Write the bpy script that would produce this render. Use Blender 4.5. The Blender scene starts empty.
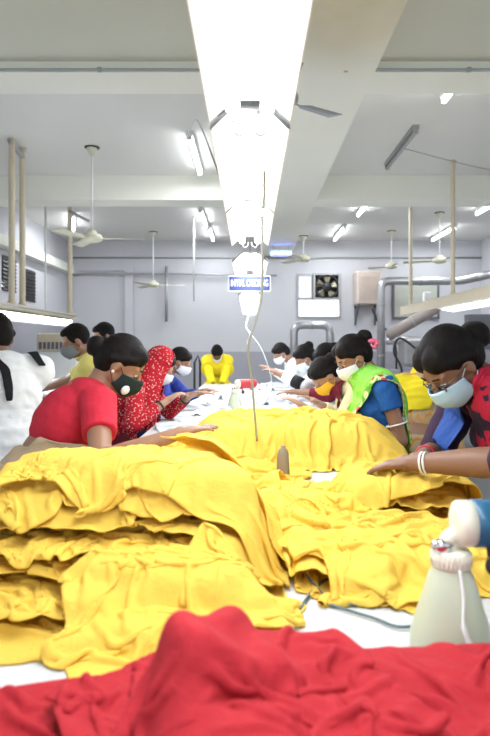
import bpy, bmesh, math, random
import numpy as np
from mathutils import Vector, Matrix, Quaternion, noise
from mathutils.bvhtree import BVHTree

random.seed(7)

C = bpy.context.scene.collection
PI = math.pi
EYE = 1.35
F = 600.0
TT = 0.85          # table top height

def at(px, py, Y):
    """world point seen at photo pixel px,py when it stands Y metres away"""
    return Vector(((px - 250) * Y / F, Y, EYE - (py - 345) * Y / F))

# ------------------------------------------------------------------ materials
def new_mat(name):
    m = bpy.data.materials.new(name); m.use_nodes = True
    nt = m.node_tree; nt.nodes.clear()
    out = nt.nodes.new('ShaderNodeOutputMaterial')
    b = nt.nodes.new('ShaderNodeBsdfPrincipled')
    nt.links.new(b.outputs[0], out.inputs[0])
    return m, nt, b

def mat(name, col, rough=0.6, metal=0.0, noise_amt=0.06, noise_scale=8.0, bump=0.0, bump_scale=60.0,
        emit=None, estr=0.0, trans=0.0, sheen=0.0, spec=0.5, alpha=None, sss=0.0):
    m, nt, b = new_mat(name)
    N = nt.nodes; L = nt.links
    tc = N.new('ShaderNodeTexCoord')
    nz = N.new('ShaderNodeTexNoise'); nz.inputs['Scale'].default_value = noise_scale; nz.inputs['Detail'].default_value = 3
    L.new(tc.outputs['Object'], nz.inputs['Vector'])
    mx = N.new('ShaderNodeMix'); mx.data_type = 'RGBA'
    c = np.array(col[:3])
    mx.inputs[6].default_value = (*np.clip(c * (1 - noise_amt), 0, 1), 1)
    mx.inputs[7].default_value = (*np.clip(c * (1 + noise_amt), 0, 1), 1)
    L.new(nz.outputs[0], mx.inputs[0]); L.new(mx.outputs[2], b.inputs['Base Color'])
    b.inputs['Roughness'].default_value = rough; b.inputs['Metallic'].default_value = metal
    b.inputs['Specular IOR Level'].default_value = spec
    if sheen: b.inputs['Sheen Weight'].default_value = sheen
    if trans: b.inputs['Transmission Weight'].default_value = trans
    if sss:
        b.inputs['Subsurface Weight'].default_value = sss; b.inputs['Subsurface Scale'].default_value = 0.02
    if emit:
        b.inputs['Emission Color'].default_value = (*emit, 1); b.inputs['Emission Strength'].default_value = estr
    if bump:
        n2 = N.new('ShaderNodeTexNoise'); n2.inputs['Scale'].default_value = bump_scale; n2.inputs['Detail'].default_value = 4
        L.new(tc.outputs['Object'], n2.inputs['Vector'])
        bp = N.new('ShaderNodeBump'); bp.inputs['Strength'].default_value = bump; bp.inputs['Distance'].default_value = 0.01
        L.new(n2.outputs[0], bp.inputs['Height']); L.new(bp.outputs[0], b.inputs['Normal'])
    return m

def cloth_mat(name, col, eyelet=0.0, back=0.25, scale=90.0, wr=0.25):
    """cotton: diffuse + translucent, fine weave bump, optional punched eyelet pattern in the weave's own uv"""
    m = bpy.data.materials.new(name); m.use_nodes = True
    nt = m.node_tree; nt.nodes.clear(); N = nt.nodes; L = nt.links
    out = N.new('ShaderNodeOutputMaterial')
    b = N.new('ShaderNodeBsdfPrincipled'); b.inputs['Roughness'].default_value = .85
    b.inputs['Specular IOR Level'].default_value = .2
    t = N.new('ShaderNodeBsdfTranslucent')
    mxs = N.new('ShaderNodeMixShader'); mxs.inputs[0].default_value = back
    L.new(b.outputs[0], mxs.inputs[1]); L.new(t.outputs[0], mxs.inputs[2]); L.new(mxs.outputs[0], out.inputs[0])
    uv = N.new('ShaderNodeTexCoord')
    nz = N.new('ShaderNodeTexNoise'); nz.inputs['Scale'].default_value = 5
    L.new(uv.outputs['Object'], nz.inputs['Vector'])
    mx = N.new('ShaderNodeMix'); mx.data_type = 'RGBA'
    c = np.array(col)
    mx.inputs[6].default_value = (*np.clip(c * .93, 0, 1), 1); mx.inputs[7].default_value = (*np.clip(c * 1.05, 0, 1), 1)
    L.new(nz.outputs[0], mx.inputs[0]); last = mx.outputs[2]
    wv = N.new('ShaderNodeTexNoise'); wv.inputs['Scale'].default_value = scale; wv.inputs['Detail'].default_value = 5
    L.new(uv.outputs['Object'], wv.inputs['Vector']); h = wv.outputs[0]
    bp = N.new('ShaderNodeBump'); bp.inputs['Strength'].default_value = wr; bp.inputs['Distance'].default_value = .006
    if eyelet:
        vo = N.new('ShaderNodeTexVoronoi'); vo.inputs['Scale'].default_value = 75; vo.inputs['Randomness'].default_value = .35
        L.new(uv.outputs['UV'], vo.inputs['Vector'])
        rp = N.new('ShaderNodeMapRange'); rp.inputs[1].default_value = .16; rp.inputs[2].default_value = .30
        L.new(vo.outputs['Distance'], rp.inputs[0])
        # patterned in patches, as embroidered panels are
        pn = N.new('ShaderNodeTexNoise'); pn.inputs['Scale'].default_value = 5.5; L.new(uv.outputs['UV'], pn.inputs['Vector'])
        pr = N.new('ShaderNodeMapRange'); pr.inputs[1].default_value = .46; pr.inputs[2].default_value = .54
        L.new(pn.outputs[0], pr.inputs[0])
        inv = N.new('ShaderNodeMath'); inv.operation = 'SUBTRACT'; inv.inputs[0].default_value = 1; L.new(rp.outputs[0], inv.inputs[1])
        mul = N.new('ShaderNodeMath'); mul.operation = 'MULTIPLY'; L.new(inv.outputs[0], mul.inputs[0]); L.new(pr.outputs[0], mul.inputs[1])
        m2 = N.new('ShaderNodeMath'); m2.operation = 'MULTIPLY'; m2.inputs[1].default_value = eyelet; L.new(mul.outputs[0], m2.inputs[0])
        mx2 = N.new('ShaderNodeMix'); mx2.data_type = 'RGBA'
        mx2.inputs[7].default_value = (c[0] * .75, c[1] * .55, c[2] * .4, 1)
        L.new(m2.outputs[0], mx2.inputs[0]); L.new(last, mx2.inputs[6]); last = mx2.outputs[2]
    w2 = N.new('ShaderNodeTexNoise'); w2.inputs['Scale'].default_value = 26; w2.inputs['Detail'].default_value = 3; w2.inputs['Distortion'].default_value = 1.2
    L.new(uv.outputs['Object'], w2.inputs['Vector'])
    b2 = N.new('ShaderNodeBump'); b2.inputs['Strength'].default_value = .35; b2.inputs['Distance'].default_value = .012
    L.new(w2.outputs[0], b2.inputs['Height']); L.new(b2.outputs[0], bp.inputs['Normal'])
    L.new(h, bp.inputs['Height']); L.new(bp.outputs[0], b.inputs['Normal'])
    L.new(last, b.inputs['Base Color']); L.new(last, t.inputs['Color'])
    return m

def pattern_mat(name, base, spot, scale=45, thr=.28, kind='voronoi', third=None):
    m, nt, b = new_mat(name); N = nt.nodes; L = nt.links
    tc = N.new('ShaderNodeTexCoord')
    if kind == 'voronoi':
        v = N.new('ShaderNodeTexVoronoi'); v.inputs['Scale'].default_value = scale; L.new(tc.outputs['Object'], v.inputs['Vector']); o = v.outputs['Distance']
    elif kind == 'wave':
        v = N.new('ShaderNodeTexWave'); v.inputs['Scale'].default_value = scale; v.inputs['Distortion'].default_value = 6
        v.inputs['Detail'].default_value = 2; v.inputs['Detail Scale'].default_value = 1.5
        L.new(tc.outputs['Object'], v.inputs['Vector']); o = v.outputs[0]
    else:
        v = N.new('ShaderNodeTexNoise'); v.inputs['Scale'].default_value = scale; L.new(tc.outputs['Object'], v.inputs['Vector']); o = v.outputs[0]
    r = N.new('ShaderNodeValToRGB'); r.color_ramp.interpolation = 'CONSTANT' if kind != 'wave' else 'LINEAR'
    r.color_ramp.elements[0].position = 0; r.color_ramp.elements[0].color = (*spot, 1)
    r.color_ramp.elements[1].position = thr; r.color_ramp.elements[1].color = (*base, 1)
    if third:
        e = r.color_ramp.elements.new(min(.95, thr * 1.7)); e.color = (*third, 1)
    L.new(o, r.inputs[0]); L.new(r.outputs[0], b.inputs['Base Color'])
    b.inputs['Roughness'].default_value = .8; b.inputs['Specular IOR Level'].default_value = .2
    return m

M = {}
M['yellow'] = cloth_mat('yellow_cotton', (1.0, .695, .12), 0.0)
M['yellow_eyelet'] = cloth_mat('yellow_eyelet_cotton', (1.0, .695, .12), .75)
M['red_cloth'] = cloth_mat('red_cotton', (.44, .024, .034), 0, .12)
M['red_lace'] = cloth_mat('red_lace_cotton', (.44, .024, .034), .7, .12)
M['white_cloth'] = cloth_mat('white_cotton', (.82, .85, .88), 0, .25)
M['white_paint'] = mat('white_enamel', (.82, .83, .83), .4)
M['cream_pole'] = mat('cream_painted_pipe', (.62, .54, .40), .45, bump=.1)
M['steel'] = mat('brushed_duct_steel', (.50, .50, .52), .32, .85, noise_amt=.15, noise_scale=15)
M['galv'] = mat('galvanised_steel', (.42, .42, .43), .45, .6, noise_amt=.12)
M['dark'] = mat('black_rubber', (.025, .025, .028), .5)
M['cable'] = mat('slate_cable', (.10, .15, .17), .5)
M['grey_cable'] = mat('grey_cable', (.36, .40, .40), .5)
M['table'] = mat('white_laminate', (.62, .64, .66), .35, noise_amt=.02)
M['tube'] = mat('fluorescent_tube', (1, 1, 1), .4, emit=(.95, .98, 1.0), estr=9)
M['tubefar'] = mat('fluorescent_tube_ceiling', (1, 1, 1), .4, emit=(.92, .97, 1.0), estr=14)
M['skin'] = mat('warm_brown_skin', (.30, .155, .095), .5, noise_amt=.08, sss=.08)
M['skin_dark'] = mat('deep_brown_skin', (.19, .095, .058), .5, noise_amt=.08, sss=.08)
M['skin_light'] = mat('light_brown_skin', (.40, .23, .15), .5, noise_amt=.08, sss=.08)
M['hair'] = mat('black_hair', (.009, .007, .007), .65, noise_amt=.4, noise_scale=60, bump=.08, bump_scale=200, spec=.12)
M['eye'] = mat('eye_white', (.7, .68, .64), .2)

# ------------------------------------------------------------------ objects
def tag(o, label=None, cat=None, group=None, kind=None):
    if label: o['label'] = label
    if cat: o['category'] = cat
    if group: o['group'] = group
    if kind: o['kind'] = kind
    return o

def empty(name, loc, rz=0.0):
    o = bpy.data.objects.new(name, None); C.objects.link(o)
    o.location = loc; o.rotation_euler = (0, 0, rz); o.empty_display_size = .1
    return o

def obj(name, me, m, parent=None, smooth=True):
    """me may be a bmesh or a mesh; coordinates are relative to the parent"""
    if isinstance(me, bmesh.types.BMesh):
        bm = me; me = bpy.data.meshes.new(name); bm.normal_update(); bm.to_mesh(me); bm.free()
    o = bpy.data.objects.new(name, me); C.objects.link(o)
    for mm in (m if isinstance(m, (list, tuple)) else [m]): me.materials.append(mm)
    if parent: o.parent = parent
    if smooth:
        me.polygons.foreach_set('use_smooth', [True] * len(me.polygons))
    me.update()
    return o

def sharp(o, deg=35):
    bm = bmesh.new(); bm.from_mesh(o.data)
    for e in bm.edges:
        if len(e.link_faces) == 2 and e.calc_face_angle(0) > math.radians(deg): e.smooth = False
    bm.to_mesh(o.data); bm.free(); return o

def box(bm, c, s, rot=None, bev=0.0):
    r = bmesh.ops.create_cube(bm, size=1)
    vs = r['verts']
    for v in vs:
        v.co = Vector((v.co.x * s[0], v.co.y * s[1], v.co.z * s[2]))
        if rot is not None: v.co = rot @ v.co
        v.co += Vector(c)
    if bev:
        es = list({e for v in vs for e in v.link_edges})
        bmesh.ops.bevel(bm, geom=es, offset=bev, segments=2, affect='EDGES', profile=.5)

def tube(bm, pts, r, seg=10, caps=True, closed=False):
    """swept tube through points; r scalar or per point"""
    pts = [Vector(p) for p in pts]; n = len(pts)
    rr = r if hasattr(r, '__len__') else [r] * n
    rings = []; up = None
    for i, p in enumerate(pts):
        a = pts[i - 1] if (i > 0 or closed) else p
        b = pts[(i + 1) % n] if (i < n - 1 or closed) else p
        t = (b - a)
        if t.length < 1e-9: t = Vector((0, 0, 1))
        t.normalize()
        if up is None:
            up = Vector((0, 0, 1)) if abs(t.z) < .9 else Vector((1, 0, 0))
        s = t.cross(up)
        if s.length < 1e-5: s = t.cross(Vector((0, 1, 0)))
        s.normalize(); up = s.cross(t).normalized()
        rings.append([bm.verts.new(p + (s * math.cos(2 * PI * k / seg) + up * math.sin(2 * PI * k / seg)) * rr[i]) for k in range(seg)])
    m = n if closed else n - 1
    for i in range(m):
        A = rings[i]; B = rings[(i + 1) % n]
        for k in range(seg):
            bm.faces.new((A[k], A[(k + 1) % seg], B[(k + 1) % seg], B[k]))
    if caps and not closed:
        bm.faces.new(rings[0][::-1]); bm.faces.new(rings[-1])

def lathe(bm, prof, c=(0, 0, 0), seg=28, rot=None):
    c = Vector(c); rings = []
    for r, z in prof:
        ring = []
        for k in range(seg):
            v = Vector((r * math.cos(2 * PI * k / seg), r * math.sin(2 * PI * k / seg), z))
            if rot is not None: v = rot @ v
            ring.append(bm.verts.new(v + c))
        rings.append(ring)
    for A, B in zip(rings, rings[1:]):
        for k in range(seg):
            bm.faces.new((A[k], A[(k + 1) % seg], B[(k + 1) % seg], B[k]))
    bm.faces.new(rings[0][::-1]); bm.faces.new(rings[-1])

def smooth_path(pts, n=8):
    pts = [Vector(p) for p in pts]; out = []
    for i in range(len(pts) - 1):
        p0 = pts[max(i - 1, 0)]; p1 = pts[i]; p2 = pts[i + 1]; p3 = pts[min(i + 2, len(pts) - 1)]
        for k in range(n):
            t = k / n
            out.append(.5 * ((2 * p1) + (p2 - p0) * t + (2 * p0 - 5 * p1 + 4 * p2 - p3) * t * t + (3 * p1 - p0 - 3 * p2 + p3) * t ** 3))
    out.append(pts[-1]); return out

def quad_mesh(P, uvs=None):
    """numpy (n,m,3) grid to mesh"""
    n, m = P.shape[:2]
    me = bpy.data.meshes.new('grid')
    idx = np.arange(n * m).reshape(n, m)
    f = np.stack([idx[:-1, :-1], idx[1:, :-1], idx[1:, 1:], idx[:-1, 1:]], -1).reshape(-1, 4)
    me.from_pydata(P.reshape(-1, 3).tolist(), [], f.tolist())
    if uvs is not None:
        ul = me.uv_layers.new(name='UVMap')
        ul.data.foreach_set('uv', uvs.reshape(-1, 2)[f.reshape(-1)].reshape(-1).astype(np.float32))
    me.validate(); me.update()
    return me
# ------------------------------------------------------------------ cloth that settles under gravity on the table
HX0, HX1, HY0, HY1, HC = -.80, .80, .20, 8.8, .005
hnx, hny = int((HX1 - HX0) / HC), int((HY1 - HY0) / HC)
gx = HX0 + (np.arange(hnx) + .5) * HC; gy = HY0 + (np.arange(hny) + .5) * HC
HF = np.zeros((hnx, hny))
TX = .60
HF[(gx < -.60) | (gx > .66), :] = -.5
RNG = np.random.RandomState(11)

def vnoise(x, y, seed=0):
    """cheap smooth value noise, numpy"""
    xi = np.floor(x).astype(int); yi = np.floor(y).astype(int); fx = x - xi; fy = y - yi
    fx = fx * fx * (3 - 2 * fx); fy = fy * fy * (3 - 2 * fy)
    def h(a, b):
        n = (a * 374761393 + b * 668265263 + seed * 1442695041) & 0x7fffffff
        n = ((n ^ (n >> 13)) * 1274126177) & 0x7fffffff
        return ((n ^ (n >> 16)) & 0xffff) / 32768.0 - 1
    return (h(xi, yi) * (1 - fx) + h(xi + 1, yi) * fx) * (1 - fy) + (h(xi, yi + 1) * (1 - fx) + h(xi + 1, yi + 1) * fx) * fy

def hsample(x, y):
    u = np.clip((x - HX0) / HC - .5, 0, hnx - 1.001); v = np.clip((y - HY0) / HC - .5, 0, hny - 1.001)
    i = u.astype(int); j = v.astype(int); a = u - i; b = v - j
    z = (HF[i, j] * (1 - a) + HF[i + 1, j] * a) * (1 - b) + (HF[i, j + 1] * (1 - a) + HF[i + 1, j + 1] * a) * b
    dx = ((HF[i + 1, j] - HF[i, j]) * (1 - b) + (HF[i + 1, j + 1] - HF[i, j + 1]) * b) / HC
    dy = ((HF[i, j + 1] - HF[i, j]) * (1 - a) + (HF[i + 1, j + 1] - HF[i + 1, j]) * a) / HC
    return z, dx, dy

def blur(A, k):
    for _ in range(k):
        A = (np.roll(A, 1, 0) + np.roll(A, -1, 0) + A * 2) / 4
        A = (np.roll(A, 1, 1) + np.roll(A, -1, 1) + A * 2) / 4
    return A

def settle(cx, cy, w, d, cell, squeeze=(.8, .8), rot=0.0, lift=.03, rough=.03, steps=90, seed=0, warp=.06, stiff=.12, pinch=None, shape=None, gap=.002, iters=8, grip=.8):
    """a w x d sheet of cloth gathered by `squeeze`, dropped from `lift` above whatever lies there; returns settled grid and uv"""
    n = int(w / cell) + 1; m = int(d / cell) + 1
    U, V = np.meshgrid(np.linspace(-.5, .5, n), np.linspace(-.5, .5, m), indexing='ij')
    sx = U * w * squeeze[0]; sy = V * d * squeeze[1]
    nx = vnoise(U * 4 + 9, V * 4 + 3, seed) + .5 * vnoise(U * 9, V * 9, seed + 1)
    ny = vnoise(U * 4 + 5, V * 4 + 7, seed + 2) + .5 * vnoise(U * 9, V * 9, seed + 3)
    sx = sx + nx * warp * w * .4; sy = sy + ny * warp * d * .4
    c, s = math.cos(rot), math.sin(rot)
    X = cx + c * sx - s * sy; Y = cy + s * sx + c * sy
    z0, _, _ = hsample(X, Y)
    zb = np.maximum(z0, np.percentile(z0, 60) - .02) if shape is None else z0
    Z = zb + lift + rough * (vnoise(U * w * 14, V * d * 14, seed + 5) + .6 * vnoise(U * w * 33, V * d * 33, seed + 6))
    if pinch is not None:
        for (px, py, pr, ph) in pinch:
            g = np.exp(-((X - px) ** 2 + (Y - py) ** 2) / pr ** 2)
            Z = Z + ph * g; X = X + (px - X) * g * .35; Y = Y + (py - Y) * g * .35
    P = np.stack([X, Y, Z], -1); Pv = np.zeros_like(P)
    rx = w / (n - 1); ry = d / (m - 1); rd = math.hypot(rx, ry)
    P[..., 2] = np.maximum(P[..., 2], z0 + gap)
    P = P.astype(np.float32); Pv = Pv.astype(np.float32)
    def solve(A, B, L, k):
        dlt = B - A; ln = np.sqrt(np.einsum('ijk,ijk->ij', dlt, dlt)) + 1e-7
        dlt *= (k * .5 * (1 - L / ln))[..., None]
        A += dlt; B -= dlt
    G = []
    for di, dj, L, k in ((1, 0, rx, 1), (0, 1, ry, 1), (1, 1, rd, .5), (1, -1, rd, .5), (2, 0, 2 * rx, stiff), (0, 2, 2 * ry, stiff)):
        if di:
            for cc in range(2 * di):
                A = P[cc:n - di:2 * di]; B = P[cc + di:n:2 * di]
                if dj == 1: A = A[:, :-1]; B = B[:, 1:]
                if dj == -1: A = A[:, 1:]; B = B[:, :-1]
                G.append((A, B, L, k))
        else:
            for cc in range(2 * dj):
                G.append((P[:, cc:m - dj:2 * dj], P[:, cc + dj:m:2 * dj], L, k))
    dt = 1 / 60
    for st in range(steps):
        Pv *= .92; Pv[..., 2] -= 9.8 * dt * (.5 if st < 20 else 1)
        old = P.copy(); P += np.clip(Pv * dt, -.012, .012)
        for it in range(iters):
            for A, B, L, k in G: solve(A, B, L, k)
            if it % 2 == 1 or it == iters - 1:
                z, dx, dy = hsample(P[..., 0], P[..., 1])
                pen = z + gap - P[..., 2]; hit = pen > -.001
                nn = 1 / np.sqrt(1 + dx * dx + dy * dy)
                pen = np.clip(pen * nn, 0, .02)
                P[..., 0] -= dx * nn * pen; P[..., 1] -= dy * nn * pen; P[..., 2] += nn * pen
                fr = np.where(hit, grip, 0)
                for q in (0, 1): P[..., q] += (old[..., q] - P[..., q]) * fr
        Pv = (P - old) / dt
    z, _, _ = hsample(P[..., 0], P[..., 1])
    P[..., 2] = np.maximum(P[..., 2], z + gap)
    uv = np.stack([(U + .5) * w, (V + .5) * d], -1)
    return P, uv

def stamp(P, loft=0.0, sm=2, edge=14):
    """raise the height of what lies there by a settled sheet"""
    global HF
    n, m = P.shape[:2]; k = 3
    a = np.linspace(0, n - 1, (n - 1) * k + 1); b = np.linspace(0, m - 1, (m - 1) * k + 1)
    i = np.minimum(a.astype(int), n - 2); j = np.minimum(b.astype(int), m - 2)
    fa = (a - i)[:, None, None]; fb = (b - j)[None, :, None]
    Q = (P[i][:, j] * (1 - fa) + P[i + 1][:, j] * fa) * (1 - fb) + (P[i][:, j + 1] * (1 - fa) + P[i + 1][:, j + 1] * fa) * fb
    q = Q.reshape(-1, 3)
    T = np.full_like(HF, -9.)
    ii = np.clip(((q[:, 0] - HX0) / HC).astype(int), 0, hnx - 1); jj = np.clip(((q[:, 1] - HY0) / HC).astype(int), 0, hny - 1)
    np.maximum.at(T, (ii, jj), q[:, 2])
    if loft:
        mask = (T > -5).astype(float); mk = np.clip(blur(mask, edge) * 2 - 1, 0, 1)
        T = T + loft * np.sqrt(mk)
    new = np.maximum(HF, T); keep0 = HF
    ch = new != HF
    ys = np.where((T > -5).any(0))[0]; y0, y1 = max(ys.min() - 8, 0), ys.max() + 8
    new[:, y0:y1] = np.where((keep0 > -.4)[:, y0:y1], np.maximum(blur(new[:, y0:y1], sm), HF[:, y0:y1]), new[:, y0:y1])
    HF = new

def sheet(name, P, uv, m, label, cat, group=None, thick=.0022, sub=1):
    P = P.copy(); P[..., 2] += TT
    ctr = np.array([P[..., 0].mean(), P[..., 1].mean(), P[..., 2].min()])
    o = obj(name, quad_mesh(P - ctr, uv), m); o.location = ctr
    if sub:
        md = o.modifiers.new('sub', 'SUBSURF'); md.levels = sub; md.render_levels = sub
    md = o.modifiers.new('solid', 'SOLIDIFY'); md.thickness = thick; md.offset = 1
    tag(o, label, cat, group)
    return o
# ------------------------------------------------------------------ the hall
XL, XR, YB, YF = -4.1, 5.2, -4.0, 13.5
ZN, ZB, ZC = 3.43, 3.35, 3.69          # near ceiling, beam soffits, far ceiling

def paint(name, col, low=None, zl=0.0, stain=None):
    m, nt, b = new_mat(name); N = nt.nodes; L = nt.links
    tc = N.new('ShaderNodeTexCoord'); nz = N.new('ShaderNodeTexNoise'); nz.inputs['Scale'].default_value = .9; nz.inputs['Detail'].default_value = 6
    L.new(tc.outputs['Object'], nz.inputs['Vector'])
    mx = N.new('ShaderNodeMix'); mx.data_type = 'RGBA'; c = np.array(col)
    mx.inputs[6].default_value = (*(c * .94), 1); mx.inputs[7].default_value = (*np.clip(c * 1.05, 0, 1), 1)
    L.new(nz.outputs[0], mx.inputs[0]); last = mx.outputs[2]
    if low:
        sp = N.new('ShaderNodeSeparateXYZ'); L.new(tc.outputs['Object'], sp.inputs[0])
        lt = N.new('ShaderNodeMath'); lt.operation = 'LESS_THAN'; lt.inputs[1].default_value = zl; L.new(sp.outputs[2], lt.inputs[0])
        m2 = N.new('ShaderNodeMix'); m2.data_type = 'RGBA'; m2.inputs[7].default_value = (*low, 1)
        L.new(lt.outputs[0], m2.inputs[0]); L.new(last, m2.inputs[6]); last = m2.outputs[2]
    if stain:   # a damp stain with its own outline
        n3 = N.new('ShaderNodeTexNoise'); n3.inputs['Scale'].default_value = 2.2; n3.inputs['Detail'].default_value = 3
        L.new(tc.outputs['Object'], n3.inputs['Vector'])
        ds = N.new('ShaderNodeVectorMath'); ds.operation = 'DISTANCE'; ds.inputs[1].default_value = stain
        L.new(tc.outputs['Object'], ds.inputs[0])
        mr = N.new('ShaderNodeMapRange'); mr.inputs[1].default_value = .1; mr.inputs[2].default_value = 1.1; mr.inputs[3].default_value = 1; mr.inputs[4].default_value = 0
        L.new(ds.outputs['Value'], mr.inputs[0])
        mu = N.new('ShaderNodeMath'); mu.operation = 'MULTIPLY'; mu.inputs[1].default_value = 1; n3.inputs['Detail'].default_value = 6; L.new(mr.outputs[0], mu.inputs[0]); L.new(n3.outputs[0], mu.inputs[1])
        m3 = N.new('ShaderNodeMix'); m3.data_type = 'RGBA'; m3.inputs[7].default_value = (.62, .50, .26, 1)
        L.new(mu.outputs[0], m3.inputs[0]); L.new(last, m3.inputs[6]); last = m3.outputs[2]
    L.new(last, b.inputs['Base Color']); b.inputs['Roughness'].default_value = .75; b.inputs['Specular IOR Level'].default_value = .25
    n2 = N.new('ShaderNodeTexNoise'); n2.inputs['Scale'].default_value = 30; L.new(tc.outputs['Object'], n2.inputs['Vector'])
    bp = N.new('ShaderNodeBump'); bp.inputs['Strength'].default_value = .15; bp.inputs['Distance'].default_value = .01
    L.new(n2.outputs[0], bp.inputs['Height']); L.new(bp.outputs[0], b.inputs['Normal'])
    return m
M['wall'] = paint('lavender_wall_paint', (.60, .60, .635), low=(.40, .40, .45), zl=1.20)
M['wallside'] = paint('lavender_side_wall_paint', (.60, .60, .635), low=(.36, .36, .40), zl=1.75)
M['ceil'] = paint('pale_lavender_ceiling_paint', (.74, .73, .70))
M['ceiln'] = paint('olive_grey_ceiling_paint', (.62, .625, .54))
M['beam'] = paint('cream_beam_paint', (.86, .86, .78))
M['beams'] = paint('cream_beam_paint_with_damp_stain', (.86, .86, .78), stain=(.62, 3.45, 3.35))
M['floor'] = paint('worn_grey_floor', (.33, .33, .33))

def struct(name, boxes, m, parent=None):
    bm = bmesh.new()
    for c, s in boxes: box(bm, c, s)
    o = obj(name, bm, m, parent, smooth=False)
    if not parent: o['kind'] = 'structure'
    return o
def span(x0, x1, y0, y1, z0, z1): return (((x0 + x1) / 2, (y0 + y1) / 2, (z0 + z1) / 2), (x1 - x0, y1 - y0, z1 - z0))
def wall_holes(axis, pos, thick, a0, a1, z0, z1, holes):
    """wall slab with rectangular openings: holes = (a_lo, a_hi, z_lo, z_hi)"""
    out = []; cuts = sorted(holes); cur = a0
    def seg(a, b, zl, zh):
        if b - a < 1e-4 or zh - zl < 1e-4: return
        out.append(span(a, b, pos, pos + thick, zl, zh) if axis == 'y' else span(pos, pos + thick, a, b, zl, zh))
    for (l, h, zl, zh) in cuts:
        seg(cur, l, z0, z1); seg(l, h, z0, zl); seg(l, h, zh, z1); cur = h
    seg(cur, a1, z0, z1)
    return out
T = .2
struct('floor', [span(XL - T, XR + T, YB - T, YF + T, -.1, 0)], M['floor'])
struct('ceiling', [span(XL - T, XR + T, YB - T, 4.4, ZN, ZN + .5), span(XL - T, XR + T, 4.4, YF + T, ZC, ZC + .24)], [M['ceiln'], M['ceil']])
_c = bpy.data.objects['ceiling']
for p in _c.data.polygons: p.material_index = 0 if p.center.y < 4.39 and True and p.center.z < ZN + .6 and max(_c.data.vertices[v].co.y for v in p.vertices) < 4.5 else 1
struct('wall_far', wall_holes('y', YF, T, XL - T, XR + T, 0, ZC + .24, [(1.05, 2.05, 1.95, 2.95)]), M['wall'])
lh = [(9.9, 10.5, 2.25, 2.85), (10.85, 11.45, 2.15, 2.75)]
struct('wall_left', wall_holes('x', XL - T, T, YB, YF, 0, ZC + .24, [(-3.2, -.6, .9, 2.7), (.2, 3.4, .9, 2.7)] + lh), M['wallside'])  # large openings near the camera are unseen, added for fill daylight
struct('wall_right', wall_holes('x', XR, T, YB, YF, 0, ZC + .24, [(-3.2, -.6, .9, 2.7), (.2, 3.4, .9, 2.7)]), M['wallside'])  # unseen openings, added so daylight fills from the side
struct('wall_back', wall_holes('y', YB - T, T, XL - T, XR + T, 0, ZC + .24, [(-3.4, -.7, .9, 2.8), (-.1, 2.2, .9, 2.8), (2.6, 4.8, .9, 2.8)]), M['wallside'])  # unseen openings added behind the camera to admit fill daylight
struct('trim_1', [span(XL, .25, 4.4, 4.78, ZB, ZC), span(.916, XR, 4.4, 4.78, ZB, ZC)], M['beam'])
struct('trim_2', [span(XL, .25, 8.27, 8.68, ZB, ZC), span(.916, XR, 8.27, 8.68, ZB, ZC)], M['beam'])
struct('trim_3', [span(.25, .916, YB, YF, ZB, ZC)], M['beams'])
# pilasters and side ledge
struct('trim_4', [span(-2.80, -2.62, YF - .08, YF, 0, 3.1), span(XL, -2.80, YF - .05, YF, 3.02, 3.1)], M['wall'])
struct('trim_5', [span(XL, XL + .16, 4.78, YF, 2.95, 3.12)], M['beam'])
# frames for the unseen windows added to let fill daylight in
def window(n, axis, pos, a0, a1, z0, z1, nd=2, parts=None, fr='white_paint'):
    bm = bmesh.new(); w = .05
    def add(c0, c1, zl, zh): box(bm, *( (span(c0, c1, pos, pos + .07, zl, zh)) if axis == 'y' else span(pos, pos + .07, c0, c1, zl, zh)))
    add(a0, a1, z0, z0 + w); add(a0, a1, z1 - w, z1); add(a0, a0 + w, z0 + w, z1 - w); add(a1 - w, a1, z0 + w, z1 - w)
    for k in range(1, nd):
        c = a0 + (a1 - a0) * k / nd; add(c - w / 2, c + w / 2, z0 + w, z1 - w)
    o = obj('window_%d' % n, bm, M[fr], smooth=False); o['kind'] = 'structure'; return o
k = 2
for (a0, a1) in ((-3.4, -.7), (-.1, 2.2), (2.6, 4.8)): window(k, 'y', YB - .15, a0, a1, .9, 2.8, 3); k += 1
for xx in (XL - .15, XR + .06):
    for (a0, a1) in ((-3.2, -.6), (.2, 3.4)): window(k, 'x', xx, a0, a1, .9, 2.7, 3); k += 1
# the far window: frame, mid rail, lower pane of lit frosted glass, upper small pane
M['pane'] = mat('daylit_frosted_glass', (.95, .96, 1), .3, emit=(.93, .95, 1), estr=1.6)
M['paneblue'] = mat('daylit_blue_glass', (.7, .75, .9), .3, emit=(.72, .76, .95), estr=.7)
bm = bmesh.new()
for s in (span(1.05, 2.05, YF - .03, YF + .06, 1.95, 2.0), span(1.05, 2.05, YF - .03, YF + .06, 2.90, 2.95), span(1.05, 1.10, YF - .03, YF + .06, 2.0, 2.9),
          span(2.0, 2.05, YF - .03, YF + .06, 2.0, 2.9), span(1.1, 2.0, YF - .03, YF + .06, 2.36, 2.42), span(1.38, 1.43, YF - .03, YF + .06, 2.42, 2.9)): box(bm, *s)
w1 = obj('window_1', bm, M['galv'], smooth=False); w1['kind'] = 'structure'
bm = bmesh.new(); box(bm, *span(1.1, 2.0, YF + .02, YF + .03, 2.0, 2.36)); obj('pane', bm, M['pane'], w1, False)
bm = bmesh.new(); box(bm, *span(1.1, 1.38, YF + .02, YF + .03, 2.42, 2.9)); obj('pane', bm, M['paneblue'], w1, False)
bm = bmesh.new()
for q in range(8): box(bm, (1.715, YF + .06, 2.40 + q * .072), (.56, .03, .07), Matrix.Rotation(.5, 3, 'X'))
obj('louvre', bm, M['dark'], w1, False)  # dark slats added behind the fan to block the bright outside
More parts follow.
